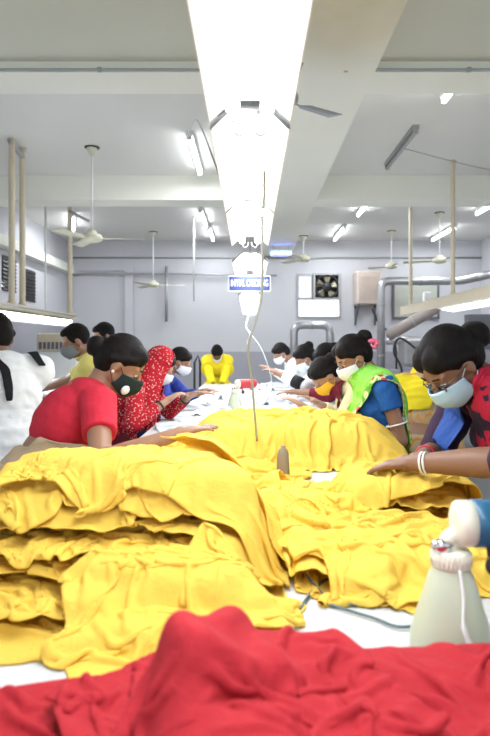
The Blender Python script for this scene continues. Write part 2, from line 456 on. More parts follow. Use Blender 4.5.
# exhaust fans (far window one, two dark ones in the left wall)
def exhaust(loc, rz, s, label):
    t = tag(empty('exhaust_fan', loc, rz), label, 'exhaust fan')
    bm = bmesh.new(); h = s / 2; d = .10
    for c, q in (((0, 0, h - .02), (s, d, .04)), ((0, 0, -h + .02), (s, d, .04)), ((h - .02, 0, 0), (.04, d, s - .08)), ((-h + .02, 0, 0), (.04, d, s - .08))): box(bm, c, q)
    obj('frame', bm, M['galv'], t, False)
    bm = bmesh.new(); R = h * .86
    tube(bm, [(R * math.cos(a), -.03, R * math.sin(a)) for a in np.linspace(0, 2 * PI, 33)[:-1]], .022, 8, closed=True)
    obj('guard_ring', bm, M['dark'], t)
    for kk in range(5):
        bm = bmesh.new(); a = kk * 2 * PI / 5 + .3
        P = []
        for r_ in np.linspace(.16, .82, 6):
            row = []
            for q in np.linspace(-1, 1, 5):
                aa = a + q * (.32 + .1 * r_); row.append((h * r_ * math.cos(aa), q * .03, h * r_ * math.sin(aa)))
            P.append(row)
        b_ = obj('blade', quad_mesh(np.array(P)), M['fanblade'], t); md = b_.modifiers.new('s', 'SOLIDIFY'); md.thickness = .004
    bm = bmesh.new(); lathe(bm, [(.001, -.05), (.09 * s / .6, -.045), (.11 * s / .6, .0), (.10 * s / .6, .04), (.001, .045)], rot=Matrix.Rotation(PI / 2, 3, 'X')); obj('motor', bm, M['dark'], t)
    bm = bmesh.new()
    for q in (-1, 1): tube(bm, [(-h * .95, .0, q * .05), (h * .95, 0, q * .05)], .008, 6)
    obj('bracket', bm, M['dark'], t)
    return t
M['fanblade'] = mat('dull_bronze_blade', (.32, .29, .22), .45, .4)
exhaust((1.715, YF - .075, 2.655), 0, .60, 'square exhaust fan set in the far window with round guard')
for yy, zz, lb in ((10.2, 2.55, 'dark exhaust fan in left wall opening, nearer one behind the two pipes'), (11.15, 2.45, 'dark exhaust fan in left wall opening, farther one right of the two pipes')):
    e_ = exhaust((XL - .08, yy, zz), -PI / 2, .60, lb)
    bm = bmesh.new()
    for q in range(9): box(bm, (0, .085, -.26 + q * .065), (.56, .02, .062), Matrix.Rotation(.5, 3, 'X'))
    obj('light_block_slats', bm, M['dark'], e_, False)  # added slats that shut out daylight so the opening stays dark

# ------------------------------------------------------------------ lamps
LIGHTS = []
def area(loc, sx, sy, e, col=(.93, .97, 1.0), rot=(0, 0, 0)):
    l = bpy.data.lights.new('lamp_light', 'AREA'); l.shape = 'RECTANGLE'; l.size = sx; l.size_y = sy; l.energy = e; l.color = col
    o = bpy.data.objects.new('lamp_light', l); C.objects.link(o); o.location = loc; o.rotation_euler = rot; return o
def ceiling_tube(x, y0, y1, z, label, lit=True, dx=0.0):
    t = tag(empty('ceiling_tube_light', (x, (y0 + y1) / 2, z)), label, 'tube light', 'tube lights on the far ceiling' if lit else None)
    L_ = y1 - y0; rot = Matrix.Rotation(-math.atan2(dx, L_), 3, 'Z')
    bm = bmesh.new(); box(bm, (0, 0, .0), (.07, L_, .05), rot, .006)
    for s_ in (-1, 1): box(bm, rot @ Vector((0, s_ * (L_ / 2 - .02), -.035)), (.05, .03, .07), rot)
    obj('batten', bm, M['galv'] if not lit else M['white_paint'], t, False)
    bm = bmesh.new(); tube(bm, [rot @ Vector((0, -L_ / 2 + .03, -.052)), rot @ Vector((0, L_ / 2 - .03, -.052))], .022, 10)
    obj('tube', bm, M['tubefar'] if lit else M['galv'], t)
    if lit: area((x, (y0 + y1) / 2, z - .08), .05, L_ - .1, LAMP_CEIL)
    return t
LAMP_CEIL = 20
zt = ZC - .025
ceiling_tube(-.66, 6.55, 7.95, zt, 'lit ceiling tube nearest on the left side of the lamp row')
ceiling_tube(-.84, 10.2, 11.5, zt, 'lit ceiling tube beyond the second beam left of the lamp row, nearer half')
ceiling_tube(-.80, 11.7, 13.0, zt, 'lit ceiling tube beyond the second beam left of the lamp row, farther half')
ceiling_tube(-3.30, 10.5, 11.9, zt, 'lit ceiling tube behind the left pipe and ceiling fan', dx=-.4)
ceiling_tube(1.89, 9.4, 10.5, zt, 'lit ceiling tube right of the central beam, just past second beam')
ceiling_tube(1.83, 11.6, 13.0, zt, 'lit ceiling tube right of the central beam, farthest toward the window wall')
ceiling_tube(3.95, 11.5, 13.0, zt, 'lit ceiling tube at far right above the pale ceiling fan')
ceiling_tube(3.92, 9.3, 10.4, zt, 'lit ceiling tube cut off by the right edge of the picture')
ceiling_tube(1.80, 4.85, 5.6, zt, 'short bright ceiling tube just behind the near cross beam at right')
ceiling_tube(1.76, 6.36, 7.7, zt, 'unlit tube fitting on the ceiling right of the central beam', lit=False)

# hanging twin-tube lamps above the checking table
def hang_lamp(x, y0, y1, z, label, w=.163, group='lamps hanging in a row over the middle table', en=6, parts=True, cord=True, tilt=0.0):
    t = tag(empty('hanging_lamp', (x, (y0 + y1) / 2, z)), label, 'lamp', group)
    t.rotation_euler = (0, tilt, 0)
    L_ = y1 - y0; h = w / 2
    prof = [(-h, -.012), (-h, 0), (-h * .45, .035), (h * .45, .035), (h, 0), (h, -.012), (h - .002, -.012), (h * .42, .030), (-h * .42, .030), (-h + .002, -.012)]
    bm = bmesh.new(); rings = [[bm.verts.new((a, s_ * L_ / 2, b)) for a, b in prof] for s_ in (-1, 1)]
    n = len(prof)
    for i in range(n): bm.faces.new((rings[0][i], rings[0][(i + 1) % n], rings[1][(i + 1) % n], rings[1][i]))
    bmesh.ops.recalc_face_normals(bm, faces=bm.faces)
    obj('reflector', bm, M['white_paint'], t, False)
    for s_ in (-1, 1):
        bm = bmesh.new(); tube(bm, [(s_ * h * .42, -L_ / 2 + .02, .008), (s_ * h * .42, L_ / 2 - .02, .008)], .014, 10); obj('tube', bm, M['tube'], t)
        for e_ in (-1, 1):
            bm = bmesh.new()
            tube(bm, smooth_path([(s_ * h * .42, e_ * (L_ / 2 - .012), .03), (s_ * h * .42, e_ * (L_ / 2 - .012), -.004), (s_ * h * .30, e_ * (L_ / 2 - .012), -.020), (s_ * h * .12, e_ * (L_ / 2 - .012), -.012), (s_ * h * .08, e_ * (L_ / 2 - .012), .004)], 4), .0032, 6)
            obj('holder_clip', bm, M['galv'], t)
    if cord:
        bm = bmesh.new()
        for e_ in (-1, 1): tube(bm, [(0, e_ * L_ * .35, .034), (0, e_ * L_ * .35, ZN - z if y1 < 4.3 else ZB - z)], .0022, 6)
        obj('suspension_wire', bm, M['galv'], t)
    area(Vector((x, (y0 + y1) / 2, z)) + Matrix.Rotation(tilt, 3, 'Y') @ Vector((0, 0, -.025)), w * .8, L_ - .04, en, rot=(0, tilt, 0))
    return t
LAMP_MID = 4.2
segs = [(-.1, .55, .455, 'hanging twin-tube lamp nearest the viewer overhead'), (.57, 1.19, .455, 'hanging twin-tube lamp at the top of the picture, largest of the row'),
        (1.22, 1.98, .45, 'second hanging twin-tube lamp counted down from the top of picture'), (2.0, 2.66, .45, 'hanging twin-tube lamp just in front of the blue sign'),
        (2.70, 3.35, .385, 'hanging twin-tube lamp directly above the blue sign'), (3.4, 4.1, .37, 'hanging twin-tube lamp partly hidden by the blue sign'),
        (4.15, 4.9, .35, 'hanging twin-tube lamp seen just below the blue sign'), (4.95, 5.8, .35, 'hanging twin-tube lamp second from the far end of the row'),
        (5.85, 6.9, .35, 'hanging twin-tube lamp at the far end of the row')]
for i, (a, b, h, lb) in enumerate(segs): hang_lamp(0, a, b, EYE + h, lb, en=LAMP_MID * (b - a) / .65)
# side rails with lamps and their supporting pipes
def rail(x, y0, y1, z, h, label, m='cream_pole'):
    t = tag(empty('lamp_rail', (x, (y0 + y1) / 2, z)), label, 'rail')
    bm = bmesh.new(); L_ = y1 - y0
    box(bm, (-.03, 0, h / 2), (.02, L_, h)); box(bm, (0, 0, h), (.09, L_, .015)); box(bm, (.03, 0, h / 2 + .01), (.02, L_, h * .6))
    obj('channel', bm, M[m], t, False)
    bm = bmesh.new(); tube(bm, [(.06, -L_ / 2, h * .8), (.06, L_ / 2, h * .8)], .012, 8); obj('conduit', bm, M['galv'], t)
    return t
rail(-2.7, 4.5, 9.15, EYE + .37, .09, 'cream lamp rail over the left table')
rail(2.57, 5.0, 10.1, EYE + .50, .13, 'cream boxed lamp rail over the right table')
for a, b, lb in ((4.6, 5.7, 'lamp under the left rail, nearest'), (5.8, 6.6, 'bright lamp under the left rail at the picture edge'), (6.65, 7.8, 'bright lamp under the left rail, middle of three'), (7.85, 9.0, 'bright lamp under the left rail, farthest toward the yellow shirt man')):
    hang_lamp(-2.7, a, b, EYE + .33, lb, .15, 'lamps under the left rail', 11, cord=False, tilt=-.6)
for a, b, lb in ((5.1, 6.4, 'lamp under the right rail nearest the picture edge'), (6.45, 7.9, 'bright lamp under the right rail above the woman in glasses')):
    hang_lamp(2.57, a, b, EYE + .46, lb, .2, 'lamps under the right rail', 11, cord=False, tilt=.2)
def pole(x, y, z0, z1, label, r=.035):
    bm = bmesh.new(); tube(bm, [(0, 0, 0), (0, 0, z1 - z0)], r, 12)
    for zz in (.02, z1 - z0 - .02): tube(bm, [(0, 0, zz - .015), (0, 0, zz + .015)], r * 1.4, 12)
    o = obj('support_pipe', bm, M['cream_pole']); sharp(o); o.location = (x, y, z0); tag(o, label, 'pipe', 'cream pipes holding the lamp rails'); return o
pole(-2.7, 6.8, EYE + .46, ZC, 'cream vertical pipe leftmost in the picture')
pole(-2.7, 7.12, EYE + .46, ZC, 'cream vertical pipe second from the left')
pole(-2.7, 9.0, EYE + .46, ZC, 'cream vertical pipe rising from the far end of left rail')
pole(2.57, 7.6, EYE + .64, ZC, 'cream vertical pipe above the woman in glasses', .028)
pole(2.57, 9.6, EYE + .64, ZC, 'cream vertical pipe holding far end of the right rail', .03)
bm = bmesh.new(); tube(bm, [(-2.7, 6.75, ZC - .05), (-2.7, 7.15, ZC - .12)], .03, 8); tag(obj('pipe_brace', bm, M['galv']), 'short grey brace joining the tops of the two left pipes', 'brace')
bm = bmesh.new(); tube(bm, [at(69, 211, 8.95), at(89, 221, 9.2)], .022, 8); tag(obj('pipe_brace', bm, M['galv']), 'grey angled brace at the top of the third left pipe', 'brace')
for x, y, z0, z1, lb, m in ((-3.1, 9.1, 1.75, ZC, 'thin white rod hanging by the left pipe', 'white_paint'), (-1.03, 11.0, 2.15, ZC, 'thin white rod hanging in the middle left of the hall', 'white_paint'), (-1.86, 13.35, 1.87, 3.1, 'dark thin rod against the far wall left of the lamps', 'galv')):
    bm = bmesh.new(); tube(bm, [(0, 0, 0), (0, 0, z1 - z0)], .016 if m == 'white_paint' else .035, 8); o = obj('hanging_rod', bm, M[m]); o.location = (x, y, z0); tag(o, lb, 'rod')

# ceiling fans
M['fan'] = mat('ivory_fan_enamel', (.66, .64, .50), .4)
M['fangrey'] = mat('grey_fan_blade', (.30, .32, .34), .4)
def fan(x, y, zceil, zhub, rot, R, label, m='fan', mb=None):
    t = tag(empty('ceiling_fan', (x, y, zhub), rot), label, 'ceiling fan')
    H = zceil - zhub
    bm = bmesh.new(); tube(bm, [(0, 0, .05), (0, 0, H)], .012, 8); obj('down_rod', bm, M['white_paint'], t)
    bm = bmesh.new(); lathe(bm, [(.018, H - .10), (.06, H - .03), (.065, H - .001), (.01, H)]); obj('canopy', bm, M[m], t)
    bm = bmesh.new(); lathe(bm, [(.085, H - .012), (.09, H - .001), (.01, H - .0005)]); obj('ceiling_ring', bm, M['dark'], t)
    bm = bmesh.new(); lathe(bm, [(.01, .09), (.05, .085), (.06, .05), (.11, .035), (.125, 0), (.12, -.03), (.07, -.055), (.01, -.06)]); obj('motor', bm, M[m], t)
    for k in range(3):
        a = k * 2 * PI / 3; ca, sa = math.cos(a), math.sin(a); P = []
        for r_ in (.10, .16, .22, R * .6, R * .9, R):
            w_ = .02 if r_ < .18 else (.05 + .02 * r_ / R)
            P.append([(ca * r_ - sa * q * w_, sa * r_ + ca * q * w_, q * .012 - .01) for q in (-1, 0, 1)])
        b_ = obj('blade', quad_mesh(np.array(P)), M[mb or m], t); md = b_.modifiers.new('s', 'SOLIDIFY'); md.thickness = .006
    return t
fan(-1.87, 7.1, ZC, EYE + 1.27, .05, .60, 'ivory ceiling fan at left hanging on a long rod')
fan(-2.0, 12.4, ZC, EYE + 1.25, .1, .66, 'small far ceiling fan left, in front of the back wall')
fan(3.35, 10.6, ZC, EYE + 1.50, .7, .62, 'ivory ceiling fan at right, behind the right rail pipes')
fan(.98, 11.0, ZB, EYE + 1.58, .1, .6, 'ivory ceiling fan below the far end of central beam')
fan(2.9, 12.3, ZC, EYE + 1.62, .5, .5, 'far right ceiling fan in front of the silver duct')
fan(.20, 4.0, ZN, EYE + 1.65, .61, .50, 'grey ceiling fan mostly hidden above the hanging lamps', m='fangrey')
# conduits on ceiling and walls
def pipe(name, pts, r, m, label, cat, n=6, group=None):
    bm = bmesh.new(); tube(bm, smooth_path(pts, n) if n else pts, r, 12); return tag(obj(name, bm, M[m]), label, cat, group)
bm = bmesh.new(); tube(bm, [(XL, 4.385, ZB + .012), (XR, 4.385, ZB + .012)], .010, 8)
for x in np.arange(-3.8, 5, .9): box(bm, (x, 4.385, ZB + .012), (.03, .024, .03))
tag(obj('conduit', bm, M['grey_cable']), 'thin grey conduit running along the near cross beam', 'conduit')
pipe('conduit', [(XL, YF - .02, 3.31), (XR, YF - .02, 3.31)], .018, 'galv', 'straight conduit high across the far wall', 'conduit', 0)
pipe('conduit', [(-4.0, YF - .03, 2.2), (-4.0, YF - .03, 2.85), (-3.9, YF - .03, 2.93), (-3.0, YF - .12, 2.95), (.6, YF - .12, 2.90)], .022, 'galv', 'bent conduit low on the far wall at left', 'conduit', 3)
pipe('cable', [(5.1, 8.2, ZC - .08), (3.2, 7.4, ZC - .22), (1.8, 7.0, ZC - .05)], .006, 'galv', 'thin sagging cable from unlit tube fitting to right wall', 'cable')
pipe('cable', [(-.70, 6.7, ZC - .05), (-.45, 5.0, ZB - .12), (-.08, 2.1, EYE + .52)], .004, 'galv', 'thin cable from left ceiling tube to hanging lamps', 'cable')
# wall equipment
def gbox(name, c, s, m, label, cat, bev=.01):
    bm = bmesh.new(); box(bm, (0, 0, 0), s, None, bev); o = obj(name, bm, M[m], smooth=False); o.location = c; return tag(o, label, cat)
M['beige_box'] = mat('faded_beige_metal', (.60, .50, .44), .5, noise_amt=.15, noise_scale=5)
M['brown_duct'] = mat('dusty_brown_duct', (.36, .31, .29), .5, .3, noise_amt=.15)
M['green_board'] = mat('faded_green_board', (.46, .48, .42), .6, noise_amt=.1)
M['dark_panel'] = mat('dark_grey_panel', (.13, .13, .15), .5)
t = tag(empty('cooler_unit', (2.58, YF - .27, 2.60)), 'faded beige cooler box on brackets beside the far window', 'air cooler')
bm = bmesh.new(); box(bm, (0, 0, 0), (.54, .5, .72), None, .03); obj('housing', bm, M['beige_box'], t, False)
bm = bmesh.new()
for k in range(12): box(bm, (0, -.255, -.26 + k * .045), (.42, .012, .012))
obj('louvre', bm, M['beige_box'], t, False)
for sx in (-.22, .22):
    bm = bmesh.new(); box(bm, (sx, 0, -.385), (.04, .5, .05)); box(bm, (sx, .22, -.60), (.04, .04, .42)); tube(bm, [(sx, -.2, -.40), (sx, .22, -.78)], .016, 6); obj('bracket', bm, M['dark_panel'], t, False)
t = tag(empty('wall_board', (3.72, YF - .02, 2.36)), 'faded green board in dark frame behind the silver duct', 'board')
bm = bmesh.new(); box(bm, (0, 0, 0), (1.0, .03, .80)); obj('board', bm, M['green_board'], t, False)
bm = bmesh.new()
for c, s in (((0, -.02, .40), (1.04, .05, .04)), ((0, -.02, -.40), (1.04, .05, .04)), ((.5, -.02, 0), (.04, .05, .80)), ((-.5, -.02, 0), (.04, .05, .80))): box(bm, c, s)
obj('frame', bm, M['dark_panel'], t, False)
Yd = 12.4
def dp(px, py, Y=Yd): return at(px, py, Y)
def duct(pts, r, label, m='steel', rings=True):
    sm = []
    P_ = [Vector(p) for p in pts]
    # straight runs with rounded elbows
    out = [P_[0]]
    for i in range(1, len(P_) - 1):
        a = (P_[i - 1] - P_[i]).normalized(); b = (P_[i + 1] - P_[i]).normalized(); R = r * 2.2
        p0 = P_[i] + a * R; p1 = P_[i] + b * R
        for q in np.linspace(0, 1, 7): out.append(p0 * (1 - q) ** 2 + P_[i] * 2 * q * (1 - q) + p1 * q * q)
    out.append(P_[-1])
    t = tag(empty('duct', out[0]), label, 'duct')
    bm = bmesh.new(); tube(bm, [p - out[0] for p in out], r, 16); obj('duct_run', bm, M[m], t)
    if rings:
        for i in range(len(P_) - 1):
            d_ = P_[i + 1] - P_[i]; n_ = max(1, int(d_.length / .9))
            for k in range(n_):
                c_ = P_[i] + d_ * ((k + .5) / n_) - out[0]; u_ = d_.normalized() * .018
                bm = bmesh.new(); tube(bm, [c_ - u_, c_ + u_], r * 1.09, 16); sharp(obj('joint_band', bm, M['galv'], t))
    return t
duct([dp(294, 420), dp(294, 325), dp(330, 325), dp(330, 420)], .085, 'silver duct bent like a doorway below the far window')
duct([dp(381, 430), dp(381, 281), dp(460, 281), at(500, 272, 11.6)], .085, 'silver duct rising beside the beige cooler then running right')
duct([dp(388, 336, 11.5), dp(436, 308, 11.5)], .11, 'dull brownish duct slanting up behind the rail', 'brown_duct')
duct([dp(386, 341, 11.8), dp(470, 338, 11.8)], .075, 'lower horizontal silver duct at right behind the workers')
pipe('cable', [dp(372, 308), dp(378, 322), dp(390, 334), dp(396, 350), Vector((dp(396, 350).x, 12.4, .02))], .02, 'dark', 'black hose hanging from the beige cooler', 'hose')
pipe('hose', [dp(420, 352, 11), dp(400, 338, 11), dp(394, 352, 11), dp(402, 372, 11), Vector((dp(402, 372, 11).x, 11, .03))], .022, 'dark', 'curved black hose by the right wall machine', 'hose')
t = gbox('electric_panel', at(478, 332, 10.6), (.42, .2, .62), 'dark_panel', 'dark grey panel on stand at far right behind woman in glasses', 'panel')
bm = bmesh.new(); zz = t.location.z; tube(bm, [(0, 0, -.30), (0, 0, -zz)], .03, 8); box(bm, (0, 0, -zz + .01), (.35, .3, .02)); obj('post', bm, M['galv'], t, False)
gbox('steam_boiler', at(415, 352, 11.6), (.55, .5, .55), 'galv', 'grey machine between the right duct and the green sari woman', 'machine', .06)
bm = bmesh.new(); box(bm, (0, 0, 0), (1.2, .7, .86), None, .01); o = obj('machine_stand', bm, M['galv'], smooth=False); o.location = (at(425, 352, 11.6).x, 11.6, .44); tag(o, 'grey stand carrying the machine at right background', 'stand')
bm = bmesh.new(); box(bm, (0, 0, 0), (.12, .12, .2), None, .02); o = obj('switch_box', bm, M['white_paint'], smooth=False); o.location = at(427, 298, 9.9); tag(o, 'small white box fixed beside far end of right rail', 'box')
# blue insect lamp
M['bluetube'] = mat('blue_tube', (.2, .3, 1), .3, emit=(.12, .2, 1), estr=7)
t = tag(empty('insect_lamp', at(281, 253, 12.0)), 'small blue glowing tube lamp behind the hanging lamps', 'lamp')
bm = bmesh.new(); box(bm, (0, .03, .0), (.44, .03, .14), None, .01); obj('housing', bm, M['white_paint'], t, False)
bm = bmesh.new(); tube(bm, [(-.2, -.01, 0), (.2, -.01, 0)], .028, 10); obj('tube', bm, M['bluetube'], t)
bm = bmesh.new()
for q in (-.15, .15): tube(bm, [(q, .03, .07), (q, .03, ZB - t.location.z)], .004, 6)
obj('suspension_wire', bm, M['galv'], t)
# left background white cabinet with louvred unit
t = tag(empty('cooling_cabinet', (-3.25, 10.4, 0)), 'white cabinet with beige slatted top against left background, behind yellow shirt man', 'cabinet')
bm = bmesh.new(); box(bm, (0, 0, .62), (.62, .5, 1.24), None, .01); obj('body', bm, M['white_paint'], t, False)
bm = bmesh.new(); box(bm, (0, -.02, 1.40), (.70, .55, .30), None, .03); obj('top_unit', bm, M['cream_pole'], t, False)
bm = bmesh.new()
for k in range(9): box(bm, (-.28 + k * .07, -.30, 1.34), (.045, .01, .12))
obj('louvre', bm, M['dark_panel'], t, False)
# ------------------------------------------------------------------ the checking table and what lies on it
t = tag(empty('checking_table', (.03, 3.95, 0)), 'long white checking table running down the middle of the hall', 'table')
bm = bmesh.new(); box(bm, (0, 0, TT - .02), (1.26, 7.5, .04), None, .006); obj('tabletop', bm, M['table'], t, False)
for y in (-3.6, -1.2, 1.2, 3.6):
    for x in (-.5, .5):
        bm = bmesh.new(); box(bm, (x, y, (TT - .04) / 2), (.05, .05, TT - .04)); obj('leg', bm, M['galv'], t, False)
    bm = bmesh.new(); box(bm, (0, y, .25), (.95, .03, .04)); obj('stretcher', bm, M['galv'], t, False)
HF[:, gy > 7.7] = -.5
YG = 'yellow cotton garments heaped on the table'
def lay(name, lab, cat, m, loft=0.0, group=None, thick=.0022, sub=1, edge=14, **kw):
    P, uv = settle(**kw); stamp(P, loft, edge=edge); return sheet(name, P, uv, M[m], lab, cat, group, thick, sub)
PW = dict(warp=.10, rough=.03)
pile = [
 (-.30, 1.20, .95, .52, .0, 'bottom yellow garment of the near left pile, lying on the tabletop'),
 (-.36, 1.26, .95, .50, .12, 'yellow garment second from the bottom of near left pile'),
 (-.28, 1.32, .90, .48, -.12, 'yellow garment third from the bottom of near left pile'),
 (-.33, 1.36, .92, .50, .10, 'yellow garment low in the middle of near left pile'),
 (-.27, 1.42, .86, .46, -.16, 'yellow garment halfway up the near left pile'),
 (-.34, 1.43, .88, .50, .14, 'yellow garment above the middle of near left pile'),
 (-.27, 1.48, .84, .48, -.12, 'yellow garment third from the top of near left pile'),
 (-.34, 1.47, .84, .58, .16, 'yellow garment second from the top of near left pile'),
 (-.22, 1.50, .90, .66, -.14, 'crumpled yellow garment on top of the near left pile'),
]
for i, (cx, cy, ww, dd, ro, lb) in enumerate(pile):
    lay('yellow_garment', lb, 'garment', 'yellow' if i % 3 else 'yellow_eyelet', .025, YG, cx=cx, cy=cy, w=ww * 1.3, d=dd * 1.3, cell=.0085, squeeze=(.54, .70), rot=ro, seed=i * 10 + 3, stiff=.25 if i % 2 else .12, warp=.14, rough=.045)
# middle pile: small folded ones below, large smooth one over all
for i, (cx, cy, ww, dd, ro, lb) in enumerate([
 (.20, 2.78, .70, .50, .05, 'bottom yellow garment of the smooth middle pile'),
 (.18, 2.80, .80, .55, -.1, 'yellow garment low in the smooth middle pile'),
 (.20, 2.80, .90, .62, .1, 'yellow garment in the heart of smooth middle pile'),
 (.20, 2.80, 1.00, .72, -.05, 'yellow garment near the top of smooth middle pile'),
 (.19, 2.80, 1.16, .84, .05, 'yellow garment on top of the smooth middle pile by green sari woman')]):
    lay('yellow_garment', lb, 'garment', 'yellow', .036, YG, edge=110, cx=cx, cy=cy, w=ww * 1.3, d=dd * 1.35, cell=.012, squeeze=(.80, .80), rot=ro, seed=100 + i * 7, warp=.06, rough=.03, stiff=.2)
# garments spread over the right half
lay('yellow_garment', 'yellow eyelet garment spread flat on the right half of table', 'garment', 'yellow_eyelet', .04, YG, cx=.38, cy=1.60, w=.98, d=1.05, cell=.011, squeeze=(.66, .72), seed=201, warp=.12, rough=.03)
lay('yellow_garment', 'folded yellow garment hidden mostly beneath the right heap', 'garment', 'yellow', .06, YG, edge=40, cx=.50, cy=1.86, w=.52, d=.44, cell=.012, squeeze=(.8, .8), seed=205, warp=.1, rough=.03)
lay('yellow_garment', 'crumpled yellow garment at right, pulled up toward woman in glasses', 'garment', 'yellow', .03, YG, cx=.38, cy=1.88, w=.95, d=.66, cell=.010, squeeze=(.66, .68), rot=.2, seed=215, warp=.14, rough=.05)
lay('yellow_garment', 'yellow eyelet garment draped off the near pile down to the right', 'garment', 'yellow_eyelet', .01, YG, cx=.17, cy=1.46, w=.86, d=.66, cell=.009, squeeze=(.7, .72), rot=-.5, seed=222, warp=.10, rough=.03, stiff=.3)
lay('yellow_garment', 'small bunched yellow garment near the spray bottle', 'garment', 'yellow', .01, YG, cx=.34, cy=1.27, w=.66, d=.36, cell=.009, squeeze=(.66, .6), rot=.15, seed=233, warp=.16, rough=.04, stiff=.25)
lay('yellow_garment', 'yellow garment slumped at the front foot of near pile', 'garment', 'yellow', .01, YG, cx=-.14, cy=1.06, w=.60, d=.42, cell=.008, squeeze=(.60, .56), rot=.5, seed=243, warp=.14, rough=.05, stiff=.3)
lay('yellow_garment', 'yellow garment lying behind the near pile under the hands of woman in red', 'garment', 'yellow', .01, YG, cx=-.14, cy=2.12, w=.80, d=.80, cell=.012, squeeze=(.72, .75), rot=-.2, seed=251, warp=.12, rough=.06)
# white garments down the table
WG = 'white garments heaped along the middle table'
for i, (cx, cy, ww, dd, pn, lb) in enumerate([
 (-.12, 3.6, 1.0, .9, None, 'white garment spread flat just beyond the smooth yellow pile'),
 (.25, 4.3, .8, 1.0, [(.3, 4.4, .25, .16)], 'white garment heaped in front of girl with yellow mask'),
 (-.2, 4.6, .8, .9, [(-.3, 4.6, .2, .06)], 'white garment lying in front of woman in red headscarf'),
 (.25, 5.4, .8, 1.1, [(.25, 5.3, .3, .22)], 'white garment mounded high on the right side of table'),
 (-.15, 5.9, .9, 1.0, [(-.2, 6, .3, .08)], 'white garment lying in front of woman in blue'),
 (.1, 7.0, .95, 1.2, [(.1, 7, .4, .15)], 'white garment heaped at the far end of table')]):
    lay('white_garment', lb, 'garment', 'white_cloth', .03, WG, cx=cx, cy=cy, w=ww, d=dd, cell=.022, squeeze=(.8, .8), rot=.1 * (-1) ** i, seed=300 + 9 * i, warp=.1, rough=.05, pinch=pn)
# red cloth in the foreground
RG = 'red cotton garments heaped on the near end of table'
lay('red_garment', 'red garment at the bottom of the red heap, right side', 'garment', 'red_cloth', .080, RG, edge=40, cx=.20, cy=.64, w=.70, d=.48, cell=.012, squeeze=(.85, .85), rot=.1, seed=431, warp=.08, rough=.03, stiff=.3)
lay('red_garment', 'red garment folded small inside the red heap, left of centre', 'garment', 'red_cloth', .06, RG, edge=30, cx=-.22, cy=.68, w=.40, d=.28, cell=.012, squeeze=(.9, .9), rot=.3, seed=445, warp=.05, rough=.02, stiff=.3)
lay('red_garment', 'red garment spread at lower left with punched lace panel', 'garment', 'red_lace', .02, RG, cx=-.26, cy=.62, w=.66, d=.50, cell=.008, squeeze=(.80, .78), rot=.25, seed=401, warp=.08, rough=.04, stiff=.3)
lay('red_garment', 'red garment spread at lower right below the spray gun', 'garment', 'red_cloth', .02, RG, cx=.24, cy=.62, w=.76, d=.62, cell=.008, squeeze=(.80, .80), rot=-.2, seed=411, warp=.08, rough=.04, stiff=.3)
lay('red_garment', 'small red garment stuffed beneath the tall red fold', 'garment', 'red_cloth', .040, RG, edge=16, cx=-.035, cy=.70, w=.16, d=.15, cell=.010, squeeze=(.9, .9), rot=.5, seed=441, warp=.05, rough=.02, stiff=.3)
lay('red_garment', 'red garment pulled up into a tall fold at the centre of foreground', 'garment', 'red_cloth', .02, RG, cx=-.02, cy=.66, w=.52, d=.44, cell=.0075, squeeze=(.62, .70), rot=.5, seed=421, warp=.10, rough=.05, stiff=.25)
# ------------------------------------------------------------------ people
def sph(bm, c, r, rot=None, sub=3):
    q = bmesh.ops.create_icosphere(bm, subdivisions=sub, radius=1)
    rr = r if hasattr(r, '__len__') else (r, r, r)
    for v in q['verts']:
        p = Vector((v.co.x * rr[0], v.co.y * rr[1], v.co.z * rr[2]))
        if rot is not None: p = rot @ p
        v.co = p + Vector(c)

def cap(bm, a, ra, b, rb, flat=False, seg=16):
    """tapered limb segment, round or flat ended"""
    a = Vector(a); b = Vector(b); d = b - a; L_ = max(d.length, 1e-4); u = d / L_
    q = Vector((0, 0, 1)).rotation_difference(u).to_matrix()
    prof = []
    if flat: prof = [(.0005, 0), (ra, 0), (rb, L_), (.0005, L_)]
    else:
        for t in np.linspace(-PI / 2, 0, 6): prof.append((max(ra * math.cos(t), .0005), ra * math.sin(t)))
        for t in np.linspace(0, PI / 2, 6): prof.append((max(rb * math.cos(t), .0005), L_ + rb * math.sin(t)))
    lathe(bm, prof, a, seg, q)

WORK = bpy.data.scenes.new('work')
def remesh(bm, vox, sm=6):
    """fuse overlapping shapes into one continuous skin"""
    me = bpy.data.meshes.new('tmp'); bm.to_mesh(me); bm.free()
    o = bpy.data.objects.new('tmp', me); WORK.collection.objects.link(o)
    md = o.modifiers.new('r', 'REMESH'); md.mode = 'VOXEL'; md.voxel_size = vox; md.adaptivity = 0
    if sm:
        md = o.modifiers.new('s', 'SMOOTH'); md.factor = .5; md.iterations = sm
    with bpy.context.temp_override(scene=WORK, view_layer=WORK.view_layers[0]):
        dg = bpy.context.evaluated_depsgraph_get(); ev = o.evaluated_get(dg)
        out = bpy.data.meshes.new_from_object(ev)
    bpy.data.objects.remove(o); bpy.data.meshes.remove(me)
    return out

def bvh_of(*meshes):
    vs = []; fs = []
    for me in meshes:
        b = len(vs); vs += [v.co.copy() for v in me.vertices]; fs += [tuple(i + b for i in p.vertices) for p in me.polygons]
    return BVHTree.FromPolygons(vs, fs)

